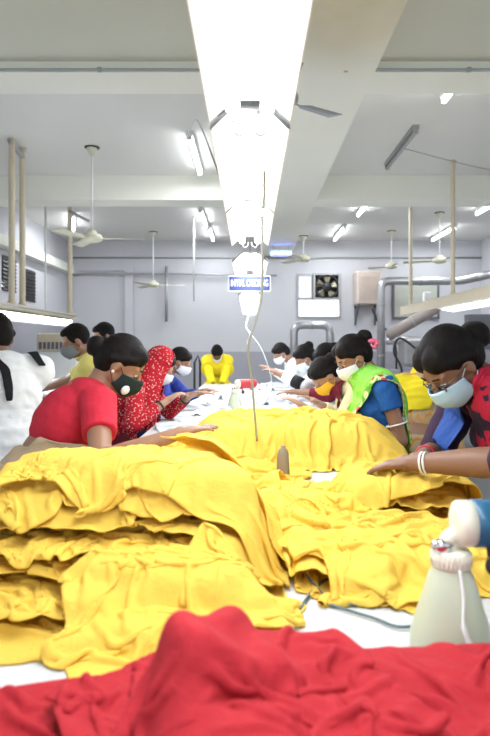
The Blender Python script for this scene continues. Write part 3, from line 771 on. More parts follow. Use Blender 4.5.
def drape(bvh, A, B, n=40, cols=10, off=.010, rip=.004, freq=9, seed=0, free=None, lim=.4):
    """strip of cloth between two guide curves, laid on the body surface; returns mesh"""
    A = smooth_path(A, 10); B = smooth_path(B, 10); P = np.zeros((n, cols, 3))
    for i in range(n):
        t = i / (n - 1); a = A[min(int(t * (len(A) - 1)), len(A) - 1)]; b = B[min(int(t * (len(B) - 1)), len(B) - 1)]
        for j in range(cols):
            s = j / (cols - 1); p = a.lerp(b, s)
            loc, nor, idx, dist = bvh.find_nearest(p)
            if loc is not None and dist < lim:
                f = 1.0 if free is None else free(t, s)
                # outside the surface by `off`, pleated along its length
                h = off + rip * (1 + math.sin(s * freq * PI + 2.2 * math.sin(t * 3 + seed))) + .002 * noise.noise(Vector((t * 9, s * 9, seed)))
                side = (p - loc).dot(nor)
                q = loc + nor * max(h, side * (1 - f))
                p = q
            P[i, j] = p
    return quad_mesh(P)

def ik(S, W, l1, l2, hint):
    S = Vector(S); W = Vector(W); d = W - S; D = d.length
    if D > (l1 + l2) * .995: W = S + d * ((l1 + l2) * .995 / D); d = W - S; D = d.length
    u = d / D; a = (l1 * l1 - l2 * l2 + D * D) / (2 * D); h = math.sqrt(max(l1 * l1 - a * a, 0))
    hv = Vector(hint); hv = hv - u * hv.dot(u); hv.normalize()
    return S + u * a + hv * h, W

def hand(bm, W, fd, pn, s, curl=.5, side=1):
    """palm, four bent fingers of unequal length and a thumb, from wrist W along fd with palm normal pn"""
    fd = Vector(fd).normalized(); pn = Vector(pn); pn = (pn - fd * pn.dot(fd)).normalized(); lt = fd.cross(pn) * side
    pc = W + fd * .048 * s
    cap(bm, W - fd * .01, .022 * s, W + fd * .03 * s + lt * .004, .024 * s)
    R = Matrix((fd, lt, pn)).transposed()
    sph(bm, pc + fd * .004, (.050 * s, .039 * s, .015 * s), R, 2)
    for k, (o_, ln) in enumerate(((.028, .070), (.010, .078), (-.009, .073), (-.027, .058))):
        base = W + fd * .078 * s + lt * o_ * s; L_ = ln * s; d = (fd + lt * o_ * 4).normalized(); p = base - fd * .014 * s; r = .0088 * s
        cu = curl * (1 + .12 * k)
        for q, fr in enumerate((.5, .3, .24)):
            ang = cu * (.25 + .55 * q); dd = (d * math.cos(ang) + pn * math.sin(ang)).normalized()
            p2 = p + dd * (L_ * fr + (.014 * s if q == 0 else 0)); cap(bm, p, r, p2, r * .9, seg=10); p = p2; r *= .92
    p = W + fd * .018 * s + lt * .024 * s; d = (fd * .72 + lt * .62 + pn * .25).normalized(); p2 = p + d * .040 * s
    cap(bm, p, .013 * s, p2, .0105 * s, seg=10); p3 = p2 + (fd * .88 + lt * .2 + pn * .42).normalized() * .032 * s; cap(bm, p2, .0105 * s, p3, .0085 * s, seg=10)

class Person:
    def __init__(self, label, head_px, Y, heading, lean=25, neck=15, pitch=35, yaw=0, s=1.0, bulk=1.0, hands=None, hints=None,
                 skin='skin', vox=.006, sleeve=.55, long_sleeve=False, group=None, curls=(.5, .5), male=False):
        self.s = s; th = math.radians(heading); self.th = th
        hw = at(*head_px, Y)
        ln = math.radians(lean); le2 = math.radians(lean + 14); nk = math.radians(lean + neck)
        d1 = Vector((math.sin(ln), 0, math.cos(ln))); d2 = Vector((math.sin(le2), 0, math.cos(le2))); dn = Vector((math.sin(nk), 0, math.cos(nk)))
        # joints relative to hip
        waist = d1 * .15 * s; chest = waist + d1 * .13 * s; top = chest + d2 * .155 * s
        nb = top + d2 * .01 * s; nt = nb + dn * .075 * s
        pr = math.radians(pitch); yr = math.radians(yaw)
        HR = Matrix.Rotation(yr, 3, 'Z') @ Matrix.Rotation(pr, 3, 'Y')
        hc = nt + HR @ Vector((.025, 0, .065)) * s
        R = Matrix.Rotation(th, 3, 'Z')
        hiph = hw.z - hc.z
        off = R @ hc
        self.root = empty('person', (hw.x - off.x, hw.y - off.y, 0), th)
        tag(self.root, label, 'person', group)
        up = Vector((0, 0, hiph)); Ri = R.inverted(); rl = Vector(self.root.location)
        self.W2L = lambda p: Ri @ (Vector(p) - rl)
        hip = up; waist = waist + up; chest = chest + up; top = top + up; nb = nb + up; nt = nt + up; hc = hc + up
        self.hip, self.waist, self.chest, self.top, self.nb, self.nt, self.hc, self.HR = hip, waist, chest, top, nb, nt, hc, HR
        self.d1, self.d2, self.vox = d1, d2, vox
        RS = Matrix.Rotation(ln, 3, 'Y'); RC = Matrix.Rotation(le2, 3, 'Y'); self.RS, self.RC = RS, RC
        b = bulk; self.b = b; sw = (.175 if male else .158) * s * (1 + (b - 1) * .5)
        self.sh = {}; self.el = {}; self.wr = {}
        bm = bmesh.new()
        sph(bm, hip + Vector((-.01, 0, .0)), (.115 * s * b, .160 * s * b, .12 * s)); sph(bm, waist, (.098 * s * b, .128 * s * b, .13 * s), RS)
        sph(bm, chest, (.108 * s * b, .142 * s * b, .15 * s), RS); sph(bm, top - d2 * .035 * s, (.082 * s * b, .150 * s * b, .075 * s), RC)
        if not male:
            for q in (-1, 1): sph(bm, chest + RS @ Vector((.075 * b, q * .058, -.005)) * s, .058 * s * b, sub=2)
        cap(bm, nb - dn * .03 * s, .056 * s, nt + dn * .03 * s, .047 * s)
        cap(bm, nb, .06 * s, nb - d2 * .05 * s - Vector((.02, 0, 0)), .085 * s)
        # legs and feet
        for q in (-1, 1):
            kn = Vector((.03, q * .085 * s, hiph * .53)); an = Vector((-.02, q * .08 * s, .085))
            cap(bm, hip + Vector((0, q * .075 * s, -.02)), .092 * s * b, kn, .058 * s); cap(bm, kn, .056 * s, an, .034 * s)
            sph(bm, (.04, q * .085 * s, .035), (.115 * s, .04 * s, .034), sub=2)
        # arms
        hands = hands or [None, None]
        for i, q in enumerate((1, -1)):            # left (+y), right (-y)
            S = top + Vector((-.005, q * sw, 0)) - d2 * .035 * s
            tgt = self.W2L(hands[i]) if hands[i] is not None else hip + Vector((.30, q * .14, .12)) * s
            hn = (hints[i] if hints else (-.5, q * .8, -.6))
            E, W = ik(S, tgt, .275 * s, .245 * s, hn)
            self.sh[q], self.el[q], self.wr[q] = S, E, W
            cap(bm, S, .050 * s * b, E, .036 * s * b); cap(bm, S, .052 * s * b, top - d2 * .02 * s, .055 * s)
            mid = E.lerp(W, .3); cap(bm, E, .037 * s * b, mid, .037 * s * b); cap(bm, mid, .037 * s * b, W, .0235 * s)
            fd = (W - E).normalized() + Vector((0, 0, -.05)); hand(bm, W, fd, Vector((0, 0, -1)) + fd * .1, s, curls[i], -q)
        # head
        s = s * .92; self.hs = s
        def H(x, y, z): return hc + HR @ Vector((x, y, z)) * s
        self.H = H
        sph(bm, H(-.008, 0, .022), (.098 * s, .076 * s, .098 * s), HR)
        sph(bm, H(.030, 0, -.030), (.062 * s, .060 * s, .080 * s), HR)
        sph(bm, H(.050, 0, -.088), (.034 * s, .036 * s, .026 * s), HR, 2)
        cap(bm, H(.0, .045, -.055), .024 * s, H(.055, .015, -.09), .018 * s, seg=10); cap(bm, H(.0, -.045, -.055), .024 * s, H(.055, -.015, -.09), .018 * s, seg=10)
        cap(bm, H(.088, 0, .012), .009 * s, H(.108, 0, -.026), .0125 * s, seg=10)
        for q in (-1, 1):
            sph(bm, H(.100, q * .012, -.032), .0085 * s, sub=2)
            sph(bm, H(.074, q * .033, .006), .0165 * s, sub=2); cap(bm, H(.086, q * .016, .024), .008 * s, H(.074, q * .050, .026), .008 * s, seg=8)
            sph(bm, H(.060, q * .042, -.022), (.022 * s, .020 * s, .018 * s), HR, 2)
            sph(bm, H(-.006, q * .077, -.012), (.019 * s, .009 * s, .031 * s), HR @ Matrix.Rotation(.25 * q, 3, 'Z'), 2)
        cap(bm, H(.089, -.018, -.058), .0065 * s, H(.089, .018, -.058), .0065 * s, seg=8)
        self.body_me = remesh(bm, vox, 4)
        self.body = obj('body', self.body_me, M[skin], self.root)
        if vox <= .0065: self.face()
        self.sleeve = sleeve; self.long = long_sleeve

    def face(self):
        s = self.hs; H = self.H; HR = self.HR
        for q in (-1, 1):
            bm = bmesh.new(); cap(bm, H(.0925, q * .020, .029), .0035 * s, H(.086, q * .046, .031), .0028 * s, seg=8)
            obj('eyebrow', bm, M['hair'], self.root)
            bm = bmesh.new(); sph(bm, H(.0795, q * .033, .0015), (.0125 * s, .013 * s, .0075 * s), HR, 2); e = obj('eye', bm, M['eye'], self.root)
            bm = bmesh.new(); sph(bm, H(.0885, q * .033, -.0005), (.0045 * s, .0055 * s, .0055 * s), HR, 2); obj('iris', bm, M['hair'], e)
            bm = bmesh.new(); tube(bm, [H(.087, q * .020, .002), H(.0945, q * .033, .0035), H(.084, q * .046, .002)], .0018 * s, 6); obj('eyelash', bm, M['hair'], self.root)

    def hair(self, bun=None, bun_r=.045, long=False, short=False, extra=None, m='hair'):
        s = self.hs; H = self.H; HR = self.HR; bm = bmesh.new()
        sph(bm, H(-.018, 0, .034), (.098 * s, .082 * s, .096 * s), HR)
        if not short:
            sph(bm, H(-.048, 0, -.005), (.072 * s, .079 * s, .080 * s), HR)
            sph(bm, H(.024, .026, .064), (.064 * s, .050 * s, .052 * s), HR @ Matrix.Rotation(-.5, 3, 'X'), 2); sph(bm, H(.024, -.026, .064), (.064 * s, .050 * s, .052 * s), HR @ Matrix.Rotation(.5, 3, 'X'), 2)
            for q in (-1, 1): cap(bm, H(.045, q * .062, .052), .018 * s, H(-.04, q * .074, .005), .020 * s)
        else:
            sph(bm, H(-.040, 0, .0), (.062 * s, .072 * s, .062 * s), HR); sph(bm, H(.03, 0, .082), (.058 * s, .062 * s, .036 * s), HR, 2)
            for q in (-1, 1): cap(bm, H(.035, q * .066, .040), .013 * s, H(.018, q * .074, -.005), .007 * s)
        if bun:
            c = H(*bun); sph(bm, c, (bun_r * s, bun_r * 1.1 * s, bun_r * .95 * s), HR); cap(bm, H(-.07, 0, bun[2] * .5), .05 * s, c, bun_r * .7 * s)
            for k in range(5): 
                a = k * 1.256; sph(bm, c + HR @ Vector((math.sin(a * 2) * .01, math.cos(a) * .025, math.sin(a) * .025)) * s, bun_r * .62 * s, sub=2)
        if extra:
            for c, r in extra: sph(bm, H(*c), r * s, sub=2)
        me = remesh(bm, max(self.vox * .8, .005), 8)
        for v in me.vertices:   # combed strands
            n_ = self.HR.inverted() @ (v.co - self.hc); k = noise.noise(Vector((n_.x * 8, n_.y * 40, n_.z * 40))) * .0022 * s
            v.co += (v.co - self.hc).normalized() * k
        self.hair_o = obj('hair', me, M[m], self.root); return self.hair_o

    def mask(self, m, col2=None, drop=0.0):
        s = self.hs; n, k = 25, 15; P = np.zeros((n, k, 3))
        for i in range(n):
            u = (i / (n - 1) - .5) * 2; a = u * 1.32
            for j in range(k):
                v = j / (k - 1); z = -.004 - v * .104 - .008 * u * u + (.024 * u * u if v > .5 else 0) * (v - .5) * 2
                z = z * (1 - .25 * u * u) - .012 * u * u - drop
                bul = math.sin(v * PI) * .018 * (1 - u * u) ; rx = .092 + .020 * (1 - abs(u)) * (1 - v) + .006 * v; ry = .076 - .008 * v
                x = .012 + (rx + bul) * math.cos(a) - (.018 * v * v); y = (ry + bul * .3) * math.sin(a)
                r = .0012 * math.sin(v * 22) * (1 - abs(u))
                P[i, j] = self.H(x + r, y, z)
        o = obj('face_mask', quad_mesh(P), M[m], self.root); md = o.modifiers.new('s', 'SOLIDIFY'); md.thickness = .003; md.offset = 1
        for q in (-1, 1):
            H = self.H
            for z0, z1 in ((-.02, .012), (-.085, -.04)):
                bm = bmesh.new(); tube(bm, smooth_path([H(.035, q * .066, z0), H(.012, q * .075, (z0 + z1) / 2), H(-.012, q * .080, z1)], 4), .0016 * s, 6)
                obj('ear_loop', bm, M[m], o)
        return o

    def top_garment(self, m, name='blouse', hem=None, inf=.013, elbow=False, waistlen=1.0, vneck=True, folds=.004):
        s = self.s; b = self.b; bm = bmesh.new(); RS, RC = self.RS, self.RC; d2 = self.d2; I = inf
        if waistlen > .05: sph(bm, self.waist + self.d1 * .02, (.098 * s * b + I, .128 * s * b + I, (.13 * s + I) * waistlen), RS)
        sph(bm, self.chest, (.108 * s * b + I, .142 * s * b + I, .15 * s + I * .5), RS); sph(bm, self.top - d2 * .04 * s, (.082 * s * b + I, .150 * s * b + I, .072 * s + I), RC)
        if name != 'shirt':
            for q in (-1, 1): sph(bm, self.chest + RS @ Vector((.075 * b, q * .058, -.005)) * s, .058 * s * b + I, sub=2)
        if hem: cap(bm, self.waist, .125 * s * b + I, self.hip - Vector((0, 0, hem)), .165 * s * b + I, True, 24)
        for q in (-1, 1):
            S, E, W = self.sh[q], self.el[q], self.wr[q]
            if self.long:
                cap(bm, S, .052 * s * b + I, E, .042 * s * b + I); cap(bm, E, .042 * s * b + I, E.lerp(W, self.sleeve), .032 * s * b + I * .7, True)
            else:
                cap(bm, S, .053 * s * b + I, E.lerp(S, 1 - self.sleeve), .046 * s * b + I, True); sph(bm, S, .053 * s * b + I)
            cap(bm, S, .052 * s * b + I, self.top - d2 * .03 * s, .055 * s + I * .6)
        me = remesh(bm, max(self.vox, .006), 3)
        nrm = [v.normal.copy() for v in me.vertices]
        for v, nv in zip(me.vertices, nrm):
            c = v.co.copy(); n_ = noise.noise(Vector((c.x * 9, c.y * 9, c.z * 22 + 3 * math.sin(c.x * 9)))) * folds + noise.noise(c * 30) * folds * .4
            v.co = c + nv * n_
        self.top_me = me
        return obj(name, me, M[m], self.root)

    def skirt(self, m, name='skirt', hem=.05, flare=.22, pleat=.010, top=.04, k=26):
        s = self.s; b = self.b; n, mm = 72, 24; P = np.zeros((n + 1, mm, 3)); z0 = self.hip.z + top
        for i in range(n + 1):
            a = 2 * PI * i / n
            for j in range(mm):
                t = j / (mm - 1); z = z0 * (1 - t) + hem * t
                w = (.165 * s * b + .018) * (1 - t) + flare * t; d = (.122 * s * b + .022) * (1 - t) + flare * .85 * t
                bulge = .02 * math.sin(min(t * 3.5, 1) * PI)
                r = 1 + (pleat * (t + .15) / .2) * math.sin(a * k / 2 + 1.5 * math.sin(a * 3)) ; cx = self.hip.x + self.d1.x * top * (1 - t)
                P[i, j] = (cx + (d + bulge) * r * math.cos(a), (w + bulge) * r * math.sin(a), z)
        o = obj(name, quad_mesh(P), M[m], self.root); md = o.modifiers.new('s', 'SOLIDIFY'); md.thickness = .004
        return o

    def bangle(self, q, t, r, m, name='bangle', upper=False, w=.004):
        a, b = (self.sh[q], self.el[q]) if upper else (self.el[q], self.wr[q]); d = (b - a).normalized(); c = a.lerp(b, t)
        x = d.cross(Vector((0, 0, 1))).normalized(); y = x.cross(d)
        bm = bmesh.new(); tube(bm, [c + (x * math.cos(k) + y * math.sin(k)) * r for k in np.linspace(0, 2 * PI, 25)[:-1]], w, 8, closed=True)
        return obj(name, bm, M[m], self.root)

    def strip(self, A, B, m, name, extra=(), **kw):
        """A, B: guide points in body frame (x fwd, y left, z up) given as offsets from named joints"""
        bv = bvh_of(self.body_me, *( [self.top_me] if hasattr(self, 'top_me') else [] ), *extra)
        f = lambda q: getattr(self, q[0]) + Vector(q[1:]) * self.s
        me = drape(bv, [f(q) for q in A], [f(q) for q in B], **kw)
        o = obj(name, me, M[m], self.root); md = o.modifiers.new('sub', 'SUBSURF'); md.levels = 1; md.render_levels = 1
        md = o.modifiers.new('s', 'SOLIDIFY'); md.thickness = .003; md.offset = 1; return o

    def hood(self, m, name='headscarf', face=.5, down=.22, front=.10):
        """scarf over head and shoulders, open at the face"""
        s = self.hs; H = self.H; n, k = 40, 26; P = np.zeros((n, k, 3))
        # param: i from left face edge over the back of head to right face edge, j from crown down to the hem
        for i in range(n):
            u = i / (n - 1); a = math.radians(42 + (360 - 84) * u)          # angle round the head, 0 = face
            for j in range(k):
                v = j / (k - 1)
                if v < .45:
                    w = v / .45; ph = w * PI / 2 * 1.05; r = math.sin(min(ph, PI / 2)); z = .034 + .112 * math.cos(ph)
                    p = H(-.012 + .118 * r * math.cos(a) , .094 * r * math.sin(a), z)
                else:
                    w = (v - .45) / .55; e = w * w * (3 - 2 * w)
                    p0 = H(-.014 + .120 * math.cos(a), .095 * math.sin(a), .03 - .10 * w)
                    fx = math.cos(a); fy = math.sin(a)
                    q = self.top + Vector(((-.02 + (.14 if fx < 0 else .17) * fx), .205 * self.b * fy, -down * w)) * self.s
                    p = p0.lerp(q, e)
                p = p + Vector((0, 0, 0)) + (p - self.hc).normalized() * (.006 * math.sin(u * 37 + v * 5) * v)
                P[i, j] = p
        o = obj(name, quad_mesh(P), M[m], self.root); md = o.modifiers.new('sub', 'SUBSURF'); md.levels = 1; md.render_levels = 1
        md = o.modifiers.new('s', 'SOLIDIFY'); md.thickness = .004; md.offset = 1; return o
M['skin_mid'] = mat('mid_brown_skin', (.23, .115, .07), .5, noise_amt=.08, sss=.08)
M['red_blouse'] = mat('crimson_blouse_fabric', (.52, .022, .045), .8, noise_amt=.08, bump=.25, bump_scale=50, spec=.2)
M['beige_drape'] = mat('beige_stole', (.50, .38, .26), .85, bump=.2, spec=.2)
M['orange_hem'] = mat('orange_border', (.50, .15, .05), .8, spec=.2)
M['navy'] = mat('navy_fabric', (.02, .03, .10), .85, bump=.2, spec=.2)
M['black_mask'] = mat('black_face_mask', (.018, .03, .03), .8, spec=.2)
M['white_mask'] = mat('white_face_mask', (.75, .80, .86), .8, spec=.2)
M['blue_mask'] = mat('light_blue_face_mask', (.42, .60, .74), .75, noise_amt=.1, spec=.2)
M['yellow_mask'] = mat('yellow_face_mask', (.85, .50, .04), .8, spec=.2)
M['green_sari'] = pattern_mat('lime_green_sari', (.22, .62, .06), (.30, .70, .12), 14, .5, 'noise')
M['green_border'] = pattern_mat('green_sari_border', (.55, .62, .30), (.55, .05, .06), 28, .42, 'voronoi', third=(.12, .40, .05))
M['blue_blouse'] = mat('royal_blue_blouse', (.015, .10, .36), .75, bump=.25, spec=.25)
M['cream_blouse'] = mat('cream_cotton', (.66, .60, .36), .85, bump=.2, spec=.2)
M['maroon'] = mat('maroon_stole', (.16, .015, .03), .8, bump=.2, spec=.2)
M['plum'] = mat('dark_plum_fabric', (.045, .025, .06), .8, bump=.3, noise_amt=.2, spec=.2)
M['red_check'] = pattern_mat('red_patterned_stole', (.46, .02, .05), (.03, .02, .04), 14, .46, 'noise', third=(.60, .55, .52))
M['blue_stole'] = mat('cobalt_blue_fabric', (.02, .07, .30), .7, bump=.2, spec=.2)
M['red_scarf'] = pattern_mat('red_headscarf_with_white_dots', (.44, .012, .025), (.74, .56, .50), 70, .25)
M['yellow_shirt'] = mat('yellow_shirt_cotton', (.74, .66, .20), .85, bump=.2, spec=.2)
M['bright_yellow'] = mat('bright_yellow_scarf', (.90, .72, .03), .85, bump=.2, spec=.2)
M['orange_sari'] = pattern_mat('orange_and_beige_striped_sari', (.62, .42, .20), (.66, .26, .05), 7.5, .45, 'wave', third=(.50, .40, .26))
M['white_shirt'] = mat('white_shirt_cotton', (.80, .82, .84), .85, noise_amt=.03, bump=.2, spec=.2)
M['blue_dress'] = mat('navy_blue_dress', (.03, .05, .28), .8, spec=.2)
M['white_metal'] = mat('white_bangle', (.85, .85, .85), .3)
M['red_bangle'] = mat('red_bangle', (.6, .02, .04), .3)
M['gold'] = mat('pearl_earring', (.85, .78, .66), .2)
M['pink'] = mat('pink_flower_petals', (.85, .18, .30), .8)
M['black_cloth'] = mat('black_sleeve_cloth', (.015, .015, .018), .85, spec=.2)
M['trousers'] = mat('dark_trouser_fabric', (.03, .03, .04), .85, spec=.2)
M['glasslens'] = mat('spectacle_lens', (.9, .93, .95), .03, trans=1.0, spec=.5)

# woman in red, left foreground
p = Person('woman in crimson blouse and black mask leaning over the near pile at left', (121, 364), 2.2, 30, lean=30, neck=-2, pitch=38, yaw=-24, s=.94, bulk=1.0,
           hands=[at(140, 450, 2.35), at(172, 436, 1.88)], hints=[(-.2, .5, -1), (.1, -.6, -.35)], sleeve=.55, curls=(.4, .3))
red = p
p.hair(bun=(-.125, 0, .0), bun_r=.046); mk = p.mask('black_mask')
bm = bmesh.new(); R_ = p.HR.to_quaternion().to_matrix() @ Matrix.Rotation(-.75, 3, 'Z') @ Matrix.Rotation(PI / 2, 3, 'Y'); lathe(bm, [(.001, 0), (.017, .0), (.018, .004), (.014, .009), (.001, .010)], p.H(.082, -.052, -.070), 20, R_); obj('valve', bm, M['white_mask'], mk); p.top_garment('red_blouse', waistlen=.0)
p.skirt('navy', 'skirt')
p.strip([('waist', .20, .22, -.02), ('waist', .14, -.0, .0), ('waist', .10, -.20, .04), ('waist', -.16, -.12, .09), ('waist', -.20, .1, .06)],
        [('hip', .20, .22, -.12), ('hip', .20, -.0, -.10), ('hip', .10, -.24, -.06), ('hip', -.18, -.14, -.02), ('hip', -.22, .1, -.02)], 'beige_drape', 'waist_stole', n=44, cols=14, rip=.007)
bm = bmesh.new(); sph(bm, p.H(-.002, -.088, -.036), .0062, sub=2); obj('earring', bm, M['gold'], p.root)
# woman in glasses, right foreground
p = Person('woman in glasses and light blue mask with plum dress bending at right edge', (451, 364), 1.88, 194, lean=34, neck=24, pitch=50, yaw=4, s=1.06, bulk=1.08,
           hands=[at(414, 463, 1.72), at(424, 455, 2.0)], hints=[(-.8, .6, .25), (-.7, -.6, .2)], skin='skin_mid', sleeve=.02, long_sleeve=True, curls=(.5, .6))
glass = p
p.hair(bun=(-.13, 0, -.01), bun_r=.048); p.mask('blue_mask'); p.top_garment('plum', 'dress_top', hem=.1); p.skirt('plum')
p.strip([('nb', -.07, .12, .02), ('top', .06, .15, .02), ('chest', .18, .14, .0), ('waist', .22, .12, -.05), ('hip', .26, .12, -.1)],
        [('nb', -.05, .03, .06), ('top', .10, .03, .04), ('chest', .20, .0, .02), ('waist', .24, -.02, -.05), ('hip', .26, -.04, -.1)], 'red_check', 'patterned_stole', n=44, cols=12, rip=.006, off=.016)
p.strip([('nb', .0, .0, .02), ('chest', .16, -.01, .08), ('chest', .22, -.02, -.02), ('waist', .26, -.02, -.06)],
        [('nb', .0, -.10, .02), ('chest', .16, -.13, .08), ('chest', .22, -.14, -.02), ('waist', .26, -.14, -.06)], 'blue_stole', 'blue_inner_stole', n=36, cols=10, rip=.008, off=.026)
H = p.H
for q in (-1, 1):
    bm = bmesh.new(); ring = [H(.100 + .002 * math.cos(k) - abs(.006 * math.cos(k)), q * .033 + .024 * math.cos(k), -.000 + .018 * math.sin(k)) for k in np.linspace(0, 2 * PI, 21)[:-1]]
    tube(bm, ring, .0016, 6, closed=True)
    if q == 1: tube(bm, [H(.104, -.01, 0), H(.106, 0, .003), H(.104, .01, 0)], .0015, 6)
    tube(bm, smooth_path([H(.096, q * .056, .004), H(.07, q * .074, .004), H(.0, q * .086, .004)], 4), .0016, 6)
    g_ = obj('glasses_frame', bm, M['dark'], p.root)
    bm = bmesh.new(); vs = [bm.verts.new(v) for v in ring]; bm.faces.new(vs); l_ = obj('lens', bm, M['glasslens'], g_, False); md = l_.modifiers.new('s', 'SOLIDIFY'); md.thickness = .0015
for t_ in (.86, .90): p.bangle(1, t_, .030, 'white_metal', w=.003)
p.bangle(-1, .88, .030, 'red_bangle', w=.004)
# woman in the green sari
p = Person('woman in lime green sari and blue blouse behind the smooth yellow pile', (353, 357), 2.9, 186, lean=2, neck=34, pitch=36, yaw=8, s=.94, bulk=.92,
           hands=[at(352, 428, 2.78), at(330, 424, 3.05)], hints=[(-.7, .2, -1), (-.3, -.5, -.8)], sleeve=.42, curls=(.4, .4), vox=.006, skin='skin')
p.hair(bun=(-.125, 0, .050), bun_r=.042); p.mask('white_mask'); p.top_garment('blue_blouse', waistlen=.0); p.skirt('green_sari', 'sari_skirt', pleat=.016)
A_ = [('hip', .10, -.22, .02), ('waist', .18, -.14, .02), ('chest', .20, -.02, .02), ('top', .12, .05, .03), ('top', -.02, .08, .06), ('chest', -.16, .09, .0), ('waist', -.20, .10, -.05), ('hip', -.24, .12, -.15)]
B_ = [('hip', .16, -.02, -.04), ('waist', .18, .02, -.02), ('chest', .20, .10, .0), ('top', .12, .15, -.02), ('top', -.03, .17, .0), ('chest', -.15, .17, .0), ('waist', -.20, .20, -.05), ('hip', -.24, .22, -.15)]
p.strip(A_, B_, 'green_sari', 'sari_drape', n=60, cols=12, rip=.006, off=.012)
mid = [tuple([b_[0]] + [b_[1], b_[2] + .035, b_[3] - .01]) for b_ in B_]
p.strip(B_, mid, 'green_border', 'sari_border', n=60, cols=5, rip=.002, off=.014)
p.bangle(1, .70, .047, 'white_metal', 'arm_band', upper=True); p.bangle(1, .90, .031, 'white_metal'); p.bangle(1, .85, .032, 'pink')
bm = bmesh.new()
for k in range(9):
    a = k * .7; sph(bm, p.H(-.135 + .012 * math.cos(a * 2), .035 + .016 * math.sin(a), .0 + .022 * math.cos(a)), (.014, .012, .012), sub=2)
obj('hair_flower', bm, M['pink'], p.root)
# girl with the yellow mask
p = Person('girl with yellow mask and cream sleeves bending low beside green sari woman', (325, 375), 3.55, 188, lean=34, neck=24, pitch=52, yaw=5, s=.93, bulk=.92,
           hands=[at(304, 407, 3.45), at(316, 402, 3.8)], hints=[(-.4, .3, -1), (-.3, -.5, -.8)], sleeve=.7, long_sleeve=True, vox=.008, skin='skin_light')
p.hair(bun=(-.12, 0, .03), bun_r=.046); p.mask('yellow_mask'); p.top_garment('cream_blouse', hem=.1); p.skirt('maroon')
p.strip([('nb', -.10, .04, .03), ('top', .08, .10, .0), ('chest', .2, .12, .0), ('waist', .2, .1, 0)], [('nb', -.10, -.06, .05), ('top', .10, .02, .02), ('chest', .22, .02, .02), ('waist', .22, .0, 0)], 'maroon', 'stole', n=30, cols=8, off=.014)
p.bangle(1, .86, .030, 'gold')
# heads beyond her
p = Person('woman with bare dark hair just behind the girl with yellow mask', (327, 358), 4.5, 192, lean=30, neck=18, pitch=40, s=.98,
           hands=[at(296, 392, 4.3), at(305, 392, 4.7)], sleeve=.6, long_sleeve=True, vox=.010)
p.hair(bun=(-.12, 0, .02)); p.mask('white_mask'); p.top_garment('maroon', hem=.1); p.skirt('navy')
p = Person('woman in white with black arm bands reaching far over the table', (305, 358), 5.1, 188, lean=34, neck=14, pitch=34, s=1.0,
           hands=[at(278, 373, 4.95), at(284, 377, 5.4)], sleeve=.75, long_sleeve=True, vox=.010, hints=[(0, .6, -.4), (0, -.6, -.4)])
p.hair(bun=(-.10, 0, .075), bun_r=.040); p.mask('white_mask'); p.top_garment('white_shirt', 'shirt', hem=.1); p.skirt('black_cloth')
for q in (-1, 1):
    bm = bmesh.new(); cap(bm, p.el[q].lerp(p.wr[q], -.05), .060, p.el[q].lerp(p.wr[q], .35), .052, True); obj('arm_band', bm, M['black_cloth'], p.root)
p = Person('person with white mask and white sleeve at the far right end of table', (281, 353), 6.7, 192, lean=30, neck=16, pitch=38, s=1.0,
           hands=[at(270, 369, 6.5), at(272, 371, 7.0)], sleeve=.8, long_sleeve=True, vox=.010)
p.hair(); p.mask('white_mask'); p.top_garment('white_shirt', 'shirt', hem=.1); p.skirt('navy')
# left side
p = Person('woman in red headscarf with white dots at the left side of table', (160, 366), 3.9, 4, lean=26, neck=20, pitch=34, yaw=-6, s=.98,
           hands=[at(188, 397, 3.9), at(165, 402, 3.7)], hints=[(-.3, .6, -.6), (-.2, -.6, -.8)], sleeve=.75, long_sleeve=True, vox=.008, skin='skin_light')
p.hair(); p.mask('white_mask'); p.top_garment('red_scarf', hem=.1); p.skirt('maroon'); p.hood('red_scarf', down=.30)
p.bangle(-1, .84, .033, 'dark', w=.006); p.bangle(1, .86, .033, 'dark', w=.006)
p = Person('woman in navy blue with white mask beyond the red headscarf', (180, 361), 4.9, 4, lean=28, neck=16, pitch=30, yaw=-8, s=.98,
           hands=[at(205, 391, 4.8), at(196, 394, 4.6)], sleeve=.6, long_sleeve=True, vox=.010)
p.hair(bun=(-.11, 0, -.01), bun_r=.034); p.mask('white_mask'); p.top_garment('blue_dress', hem=.1); p.skirt('navy')
p = Person('woman wrapped in bright yellow scarf at the far end of the table', (217, 353), 8.0, 272, lean=24, neck=22, pitch=58, s=1.0, bulk=.95,
           hands=[at(221, 387, 7.75), at(214, 387, 7.75)], hints=[(-.2, .1, -1), (-.2, -.1, -1)], sleeve=.8, long_sleeve=True, vox=.011, skin='skin_dark')
p.hair(); p.mask('white_mask'); p.top_garment('bright_yellow', hem=.1, inf=.02); p.skirt('bright_yellow')
p.strip([('nb', -.1, .16, .0), ('top', .10, .18, -.02), ('waist', .2, .2, 0)], [('nb', -.1, -.16, .0), ('top', .10, -.18, -.02), ('waist', .2, -.2, 0)], 'bright_yellow', 'shawl', n=24, cols=14, off=.03)
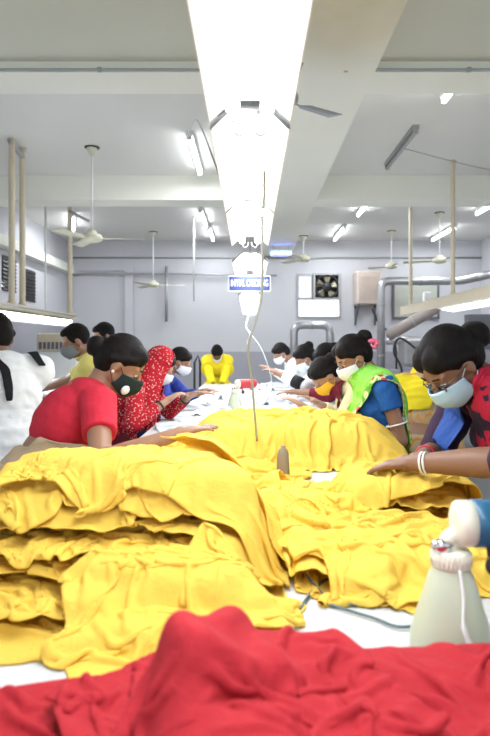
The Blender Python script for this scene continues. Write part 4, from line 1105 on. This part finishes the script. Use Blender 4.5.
# men at the left table
p = Person('man in pale yellow shirt with grey mask standing at the left table', (76, 341), 4.35, 188, lean=14, neck=12, pitch=24, yaw=12, s=1.08, bulk=1.05,
           hands=[at(45, 398, 4.4), at(36, 392, 4.8)], sleeve=.75, vox=.007, male=True, skin='skin', hints=[(-.5, .4, -1), (-.4, -.4, -1)])
p.hair(short=True); M['grey_mask'] = mat('grey_face_mask', (.20, .23, .25), .8, spec=.2); p.mask('grey_mask'); p.top_garment('yellow_shirt', 'shirt', hem=.12)
def trousers(p):
    bm = bmesh.new(); s = p.s
    sph(bm, p.hip, (.13 * s, .175 * s, .13 * s))
    for q in (-1, 1):
        kn = Vector((.03, q * .09 * s, p.hip.z * .53)); an = Vector((-.02, q * .085 * s, .07)); cap(bm, p.hip + Vector((0, q * .078 * s, -.02)), .108 * s, kn, .078 * s); cap(bm, kn, .078 * s, an, .066 * s, True)
    obj('trousers', remesh(bm, .011, 3), M['trousers'], p.root)
trousers(p)
bm = bmesh.new()
for q in (-1, 1): tube(bm, smooth_path([p.nb + Vector((-.06, q * .03, .045)), p.nb + Vector((.0, q * .072, .03)), p.nb + Vector((.075, q * .035, -.01))], 4), .013, 8)
obj('collar', bm, M['yellow_shirt'], p.root)
p = Person('man with short black hair behind the yellow shirt man, only head showing', (104, 336), 5.5, 196, lean=12, neck=12, pitch=22, yaw=18, s=1.08, male=True,
           hands=[at(70, 392, 5.5), at(60, 390, 5.9)], sleeve=.6, vox=.008)
p.hair(short=True); p.mask('grey_mask'); p.top_garment('white_shirt', 'shirt', hem=.12); trousers(p)
p = Person('person in white with black hair cut off by the left edge', (-4, 337), 2.9, 120, lean=10, neck=10, pitch=20, s=1.02, bulk=1.1,
           hands=[at(20, 392, 3.3), at(-60, 395, 3.3)], sleeve=.8, long_sleeve=True, vox=.008, skin='skin_dark')
p.hair(); p.top_garment('white_shirt', 'shirt', hem=.35, inf=.03, folds=.012); p.skirt('white_shirt', 'white_coat', pleat=.02)
wp = p
p.strip([('top', -.10, .10, .06), ('top', -.16, .02, .0), ('chest', -.2, .0, .0)], [('top', -.10, .06, .06), ('top', -.16, -.02, .0), ('chest', -.2, -.04, .0)], 'black_cloth', 'dark_collar_tape', n=24, cols=5, rip=.001, off=.014)
p.strip([('top', -.05, -.12, .06), ('top', -.12, -.16, .0)], [('top', -.05, -.16, .06), ('top', -.12, -.19, .0)], 'black_cloth', 'dark_collar_tape', n=20, cols=5, rip=.001, off=.014)
# woman seen from behind at the right table
p = Person('woman in bright yellow scarf and orange striped sari seen from behind', (430, 364), 4.4, 70, lean=16, neck=24, pitch=40, s=1.0, bulk=1.15,
           hands=[at(470, 405, 5.0), at(450, 408, 5.0)], sleeve=.6, vox=.008)
p.hair(); p.top_garment('orange_sari'); p.skirt('orange_sari', 'sari_skirt', flare=.26, pleat=.014); p.hood('bright_yellow', 'yellow_scarf', down=.26)

p.strip([('top', -.06, .26, .02), ('top', -.16, .12, .06), ('top', -.18, -.05, .06), ('top', -.08, -.24, .02)],
        [('chest', -.06, .26, -.10), ('chest', -.20, .14, -.06), ('chest', -.22, -.05, -.02), ('chest', -.08, -.24, .06)], 'bright_yellow', 'yellow_shawl', n=40, cols=14, off=.016, rip=.006)
# ------------------------------------------------------------------ tools, sign, cords
def text_mesh(s, size, bold=.0):
    cu = bpy.data.curves.new('t', 'FONT'); cu.body = s; cu.size = size; cu.align_x = 'CENTER'; cu.align_y = 'CENTER'; cu.extrude = .001; cu.offset = bold
    o = bpy.data.objects.new('t', cu); WORK.collection.objects.link(o)
    with bpy.context.temp_override(scene=WORK, view_layer=WORK.view_layers[0]):
        me = bpy.data.meshes.new_from_object(o.evaluated_get(bpy.context.evaluated_depsgraph_get()))
    bpy.data.objects.remove(o); return me
M['sign_blue'] = mat('royal_blue_sign', (.004, .018, .13), .4, noise_amt=.03)
M['sign_white'] = mat('white_sign_paint', (.5, .52, .56), .5, noise_amt=.02)
sg = tag(empty('hanging_sign', at(249.5, 283.5, 3.0)), 'small blue INITIAL CHECKING sign hanging below the lamp row', 'sign')
bm = bmesh.new(); box(bm, (0, 0, 0), (.212, .006, .080)); obj('border', bm, M['sign_white'], sg, False)
bm = bmesh.new(); box(bm, (0, -.003, 0), (.200, .006, .068)); obj('board', bm, M['sign_blue'], sg, False)
me = text_mesh('INITIAL CHECKING', .0255, .0005)
o = obj('lettering', me, M['sign_white'], sg, False); o.rotation_euler = (PI / 2, 0, 0); o.location = (0, -.0065, 0)
xs = [v.co.x for v in me.vertices]; ys = [v.co.y for v in me.vertices]; o.scale = (.186 / (max(xs) - min(xs)), .034 / (max(ys) - min(ys)), 1)
bm = bmesh.new()
for q in (-.08, .08): tube(bm, [(q, 0, .04), (q * .8, 0, EYE + .385 - sg.location.z)], .0015, 6)
obj('hanging_wire', bm, M['galv'], sg)
def cord(pts, r, m, label, name='power_cord', cat='cord', group=None):
    P = [at(*q) if len(q) == 3 else Vector(q[:3]) for q in pts]; c = P[-1].copy(); P = [p_ - c for p_ in P]
    bm = bmesh.new(); tube(bm, smooth_path(P, 8), r, 8); o = obj(name, bm, M[m]); o.location = c; return tag(o, label, cat, group)
cord([(258, 112, 1.22), (262, 125, 1.30), (264, 165, 1.5), (264, 200, 1.8), (262, 216, 1.9), (262, 290, 2.1), (256, 320, 2.15), (248, 348, 2.2), (252, 382, 2.3), (257, 441, 2.42)], .0046, 'grey_cable', 'long grey cord hanging from the lamps down to the yellow cloth')
t = tag(empty('inline_plug', at(262, 205, 1.88)), 'grey inline plug on the long hanging cord', 'plug')
bm = bmesh.new(); cap(bm, (0, 0, -.03), .012, (0, 0, .03), .010); obj('housing', bm, M['grey_cable'], t); bm = bmesh.new(); cap(bm, (0, 0, .03), .007, (0, 0, .05), .005); obj('sleeve', bm, M['white_paint'], t)
cord([(247, 300, 5.6), (249, 312, 5.4), (246, 326, 5.3), (250, 334, 5.2), (247, 344, 5.2)], .005, 'white_paint', 'white cord end dangling at the far end of lamp row')
cord([(247, 330, 5.2), (262, 350, 5.0), (272, 385, 4.8), (262, 405, 4.66), (244, 408, 4.6)], .004, 'grey_cable', 'thin cord looping down to the far spray bottle')
def tz(px, py, dz=.006):
    Y = .5 * F / (py - 345); return ((px - 250) * Y / F, Y, TT + dz, 0)
cord([tz(300, 612), tz(314, 592), tz(334, 578), tz(356, 577, .02)], .0028, 'cable', 'dark cord arching on the table in front of yellow cloth')
cord([tz(306, 584, .02), tz(322, 596), tz(340, 606), tz(368, 608)], .0028, 'cable', 'dark cord crossing the first one and running right on the table')
cord([tz(318, 604, .006), tz(350, 614), tz(376, 622), tz(398, 630), tz(425, 628)], .0028, 'cable', 'dark cord running right toward the spray bottle')

M['milk_plastic'] = mat('milky_plastic', (.50, .55, .42), .35, sss=.2, noise_amt=.04)
M['cream_plastic'] = mat('cream_plastic', (.72, .70, .58), .4)
M['blue_motor'] = mat('dark_blue_motor_casing', (.015, .10, .20), .35)
M['chrome'] = mat('chrome', (.7, .7, .72), .15, 1)
M['redplastic'] = mat('red_plastic', (.55, .04, .05), .4)
def spray(loc, rz, k, label, body='blue_motor'):
    t = tag(empty('spray_gun', loc, rz), label, 'spray gun')
    bm = bmesh.new(); lathe(bm, [(.03 * k, 0), (.062 * k, .001), (.066 * k, .010 * k), (.065 * k, .03 * k), (.058 * k, .055 * k), (.044 * k, .10 * k), (.035 * k, .13 * k), (.029 * k, .142 * k), (.028 * k, .15 * k)], seg=36); obj('bottle', bm, M['milk_plastic'], t)
    bm = bmesh.new(); lathe(bm, [(.020 * k, .142 * k), (.0305 * k, .143 * k), (.0315 * k, .148 * k), (.0315 * k, .166 * k), (.029 * k, .170 * k), (.01 * k, .171 * k)], seg=36)
    for q in range(28):
        a = q * 2 * PI / 28; box(bm, (.0315 * k * math.cos(a), .0315 * k * math.sin(a), .157 * k), (.002 * k, .0025 * k, .018 * k), Matrix.Rotation(a, 3, 'Z'))
    obj('collar', bm, M['cream_plastic'], t)
    bm = bmesh.new(); tube(bm, smooth_path([(-.005, 0, .168 * k), (-.006, 0, .185 * k), (.015 * k, 0, .20 * k), (.03 * k, 0, .215 * k)], 5), .013 * k, 12); obj('neck', bm, M['cream_plastic'], t)
    RY = Matrix.Rotation(PI / 2, 3, 'Y')
    bm = bmesh.new(); lathe(bm, [(.034 * k, .032 * k), (.0375 * k, .034 * k), (.0380 * k, .05 * k), (.0375 * k, .17 * k), (.030 * k, .185 * k), (.004, .188 * k)], (0, 0, .212 * k), 36, RY); obj('motor_casing', bm, M[body], t)
    bm = bmesh.new(); lathe(bm, [(.004, .004 * k), (.028 * k, .005 * k), (.034 * k, .008 * k), (.0365 * k, .013 * k), (.0365 * k, .035 * k)], (0, 0, .212 * k), 36, RY); obj('end_cap', bm, M['cream_plastic'], t)
    bm = bmesh.new(); cap(bm, (-.025 * k, -.004, .176 * k), .010 * k, (-.008 * k, -.004, .180 * k), .011 * k); lathe(bm, [(.003, 0), (.012 * k, .001), (.012 * k, .010 * k), (.003, .011 * k)], (-.018 * k, -.010 * k, .178 * k), 16, Matrix.Rotation(PI / 2, 3, 'X')); obj('knob', bm, M['chrome'], t)
    bm = bmesh.new(); sph(bm, (.062 * k, -.02 * k, .150 * k), (.014 * k, .014 * k, .016 * k)); tube(bm, [(.062 * k, -.01 * k, .155 * k), (.060 * k, 0, .19 * k)], .006 * k, 8); obj('trigger', bm, M['dark'], t)
    bm = bmesh.new(); tube(bm, smooth_path([(.002, -.034 * k, .148 * k), (.004, -.045 * k, .11 * k), (.0, -.058 * k, .07 * k), (.012, -.068 * k, .035 * k), (.02, -.074 * k, .012 * k)], 5), [.0025 * k] * 10 + [.004 * k] * 6 + [.006 * k] * 5, 8); sph(bm, (.020, -.076 * k, .014 * k), (.016 * k, .008 * k, .011 * k)); obj('tag_string', bm, M['white_paint'], t)
    return t
spray(((451 - 250) * .97 / F, .97, TT), 0, 1.0, 'spray gun with milky bottle and dark blue motor standing at lower right')
spray(((235 - 250) * 4.55 / F, 4.55, TT), .5, .95, 'small spray gun with milky bottle and red top on the white cloth', body='redplastic')
cone = bmesh.new(); lathe(cone, [(.010, 0), (.025, 0), (.026, .006), (.021, .095), (.016, .108), (.010, .112), (.008, .122), (.004, .123)], seg=24)
M['spool'] = mat('grey_brown_card_cone', (.27, .22, .16), .8, bump=.3, bump_scale=120)
o = obj('thread_cone', cone, M['spool']); o.location = ((283 - 250) * 2.25 / F, 2.25, TT); tag(o, 'grey-brown thread cone standing between the yellow piles', 'thread cone')
def snips(loc, rz, label):
    t = tag(empty('thread_snips', loc, rz), label, 'snips', 'thread snips lying on the white cloth')
    for q in (-1, 1):
        bm = bmesh.new(); tube(bm, [(-.05, 0, 0), (0, q * .012, 0), (.06, q * .003, 0)], [.003, .005, .001], 6); obj('blade', bm, M['dark'], t)
# side tables
def side_table(x0, x1, y0, y1, label):
    t = tag(empty('work_table', ((x0 + x1) / 2, (y0 + y1) / 2, 0)), label, 'table'); w_, l_ = x1 - x0, y1 - y0
    bm = bmesh.new(); box(bm, (0, 0, TT - .02), (w_, l_, .04), None, .005); obj('tabletop', bm, M['table'], t, False)
    bm = bmesh.new(); box(bm, (0, -l_ / 2 + .02, TT - .065), (w_ - .02, .03, .05)); box(bm, (w_ / 2 - .03, 0, TT - .065), (.03, l_ - .02, .05)); box(bm, (-w_ / 2 + .03, 0, TT - .065), (.03, l_ - .02, .05)); obj('apron', bm, M['green_board'], t, False)
    for y in (-l_ / 2 + .1, 0, l_ / 2 - .1):
        for x in (-w_ / 2 + .06, w_ / 2 - .06):
            bm = bmesh.new(); box(bm, (x, y, (TT - .04) / 2), (.05, .05, TT - .04)); obj('leg', bm, M['galv'], t, False)
side_table(-2.9, -1.62, 3.95, 9.0, 'white work table along the left side of the hall')
side_table(1.95, 3.2, 4.6, 10.0, 'white work table along the right side of the hall')
def elsewhere(dx, specs, z0=TT):
    """settle sheets on another table top; dx shifts the result there"""
    global HF
    keep = HF.copy(); HF[:] = -.5; HF[np.abs(gx) < .62, :] = 0
    for (cx, cy, ww, dd, sq, lf, m, name, lb, g, sd) in specs:
        P, uv = settle(cx, cy, ww, dd, .02, sq, rot=.1 * (-1) ** sd, seed=sd, rough=.05, warp=.1, lift=.05); stamp(P, lf)
        P = P.copy(); P[..., 0] += dx; sheet(name, P, uv, M[m], lb, 'garment', g)
    HF = keep
LG = 'white garments heaped on the left table'
elsewhere(-2.26, [(.25, 4.35, .55, .5, (.8, .8), .10, 'white_cloth', 'white_garment', 'white garment at the bottom of left table heap', LG, 1),
 (.28, 4.35, .6, .55, (.8, .8), .10, 'white_cloth', 'white_garment', 'white garment in the middle of left table heap', LG, 2),
 (.22, 4.4, .75, .75, (.8, .8), .04, 'white_cloth', 'white_garment', 'white garment draped over the top of left table heap', LG, 3),
 (.1, 5.3, 1.0, .8, (.8, .8), .05, 'white_cloth', 'white_garment', 'white garment lying in front of the yellow shirt man', LG, 4),
 (.1, 6.4, 1.0, .9, (.8, .8), .08, 'white_cloth', 'white_garment', 'white garment farther along the left table', LG, 5)])
elsewhere(2.55, [(-.1, 5.6, .9, .8, (.8, .8), .06, 'yellow', 'yellow_garment', 'yellow garment on the right table before the striped sari woman', None, 6),
 (0, 7.2, .9, .9, (.8, .8), .08, 'white_cloth', 'white_garment', 'white garment on the right table', None, 7)])
# box of dark goods below left table
gbox('storage_crate', (-2.05, 4.6, .22), (.6, .5, .44), 'dark_panel', 'dark crate under the left table end', 'crate', .02)
# dark swing-arm fixture standing at the far end
t = tag(empty('clamp_stand', at(198, 372, 8.5)), 'thin dark stand beside the bright yellow scarf woman', 'stand'); t.location.z = TT if False else 0
bm = bmesh.new(); tube(bm, [(-.05, 0, 0), (-.05, 0, 1.10), (0, 0, 1.2), (.03, 0, 1.1), (.03, 0, .0)], .016, 8); obj('frame', bm, M['dark'], t)
bm = bmesh.new(); box(bm, (0, 0, .02), (.3, .3, .04)); obj('base', bm, M['dark'], t, False)
bpy.data.scenes.remove(WORK)
# ------------------------------------------------------------------ daylight, camera
sc = bpy.context.scene
w = bpy.data.worlds.new('daylight'); sc.world = w; w.use_nodes = True
bg = w.node_tree.nodes['Background']; bg.inputs[0].default_value = (.86, .93, 1.0, 1); bg.inputs[1].default_value = 1.9
cd = bpy.data.cameras.new('camera'); co = bpy.data.objects.new('camera', cd); C.objects.link(co); sc.camera = co
co.location = (0, 0, EYE); co.rotation_euler = (PI / 2, 0, 0)
cd.sensor_fit = 'HORIZONTAL'; cd.sensor_width = 24; cd.lens = F / 490 * 24; cd.shift_x = -5 / 490; cd.shift_y = -23 / 490
cd.clip_start = .02
cd.dof.use_dof = True; cd.dof.focus_distance = 2.6; cd.dof.aperture_fstop = 4.2
sc.view_settings.view_transform = 'Standard'; sc.view_settings.look = 'None'; sc.view_settings.gamma = 1
sc.view_settings.exposure = .38
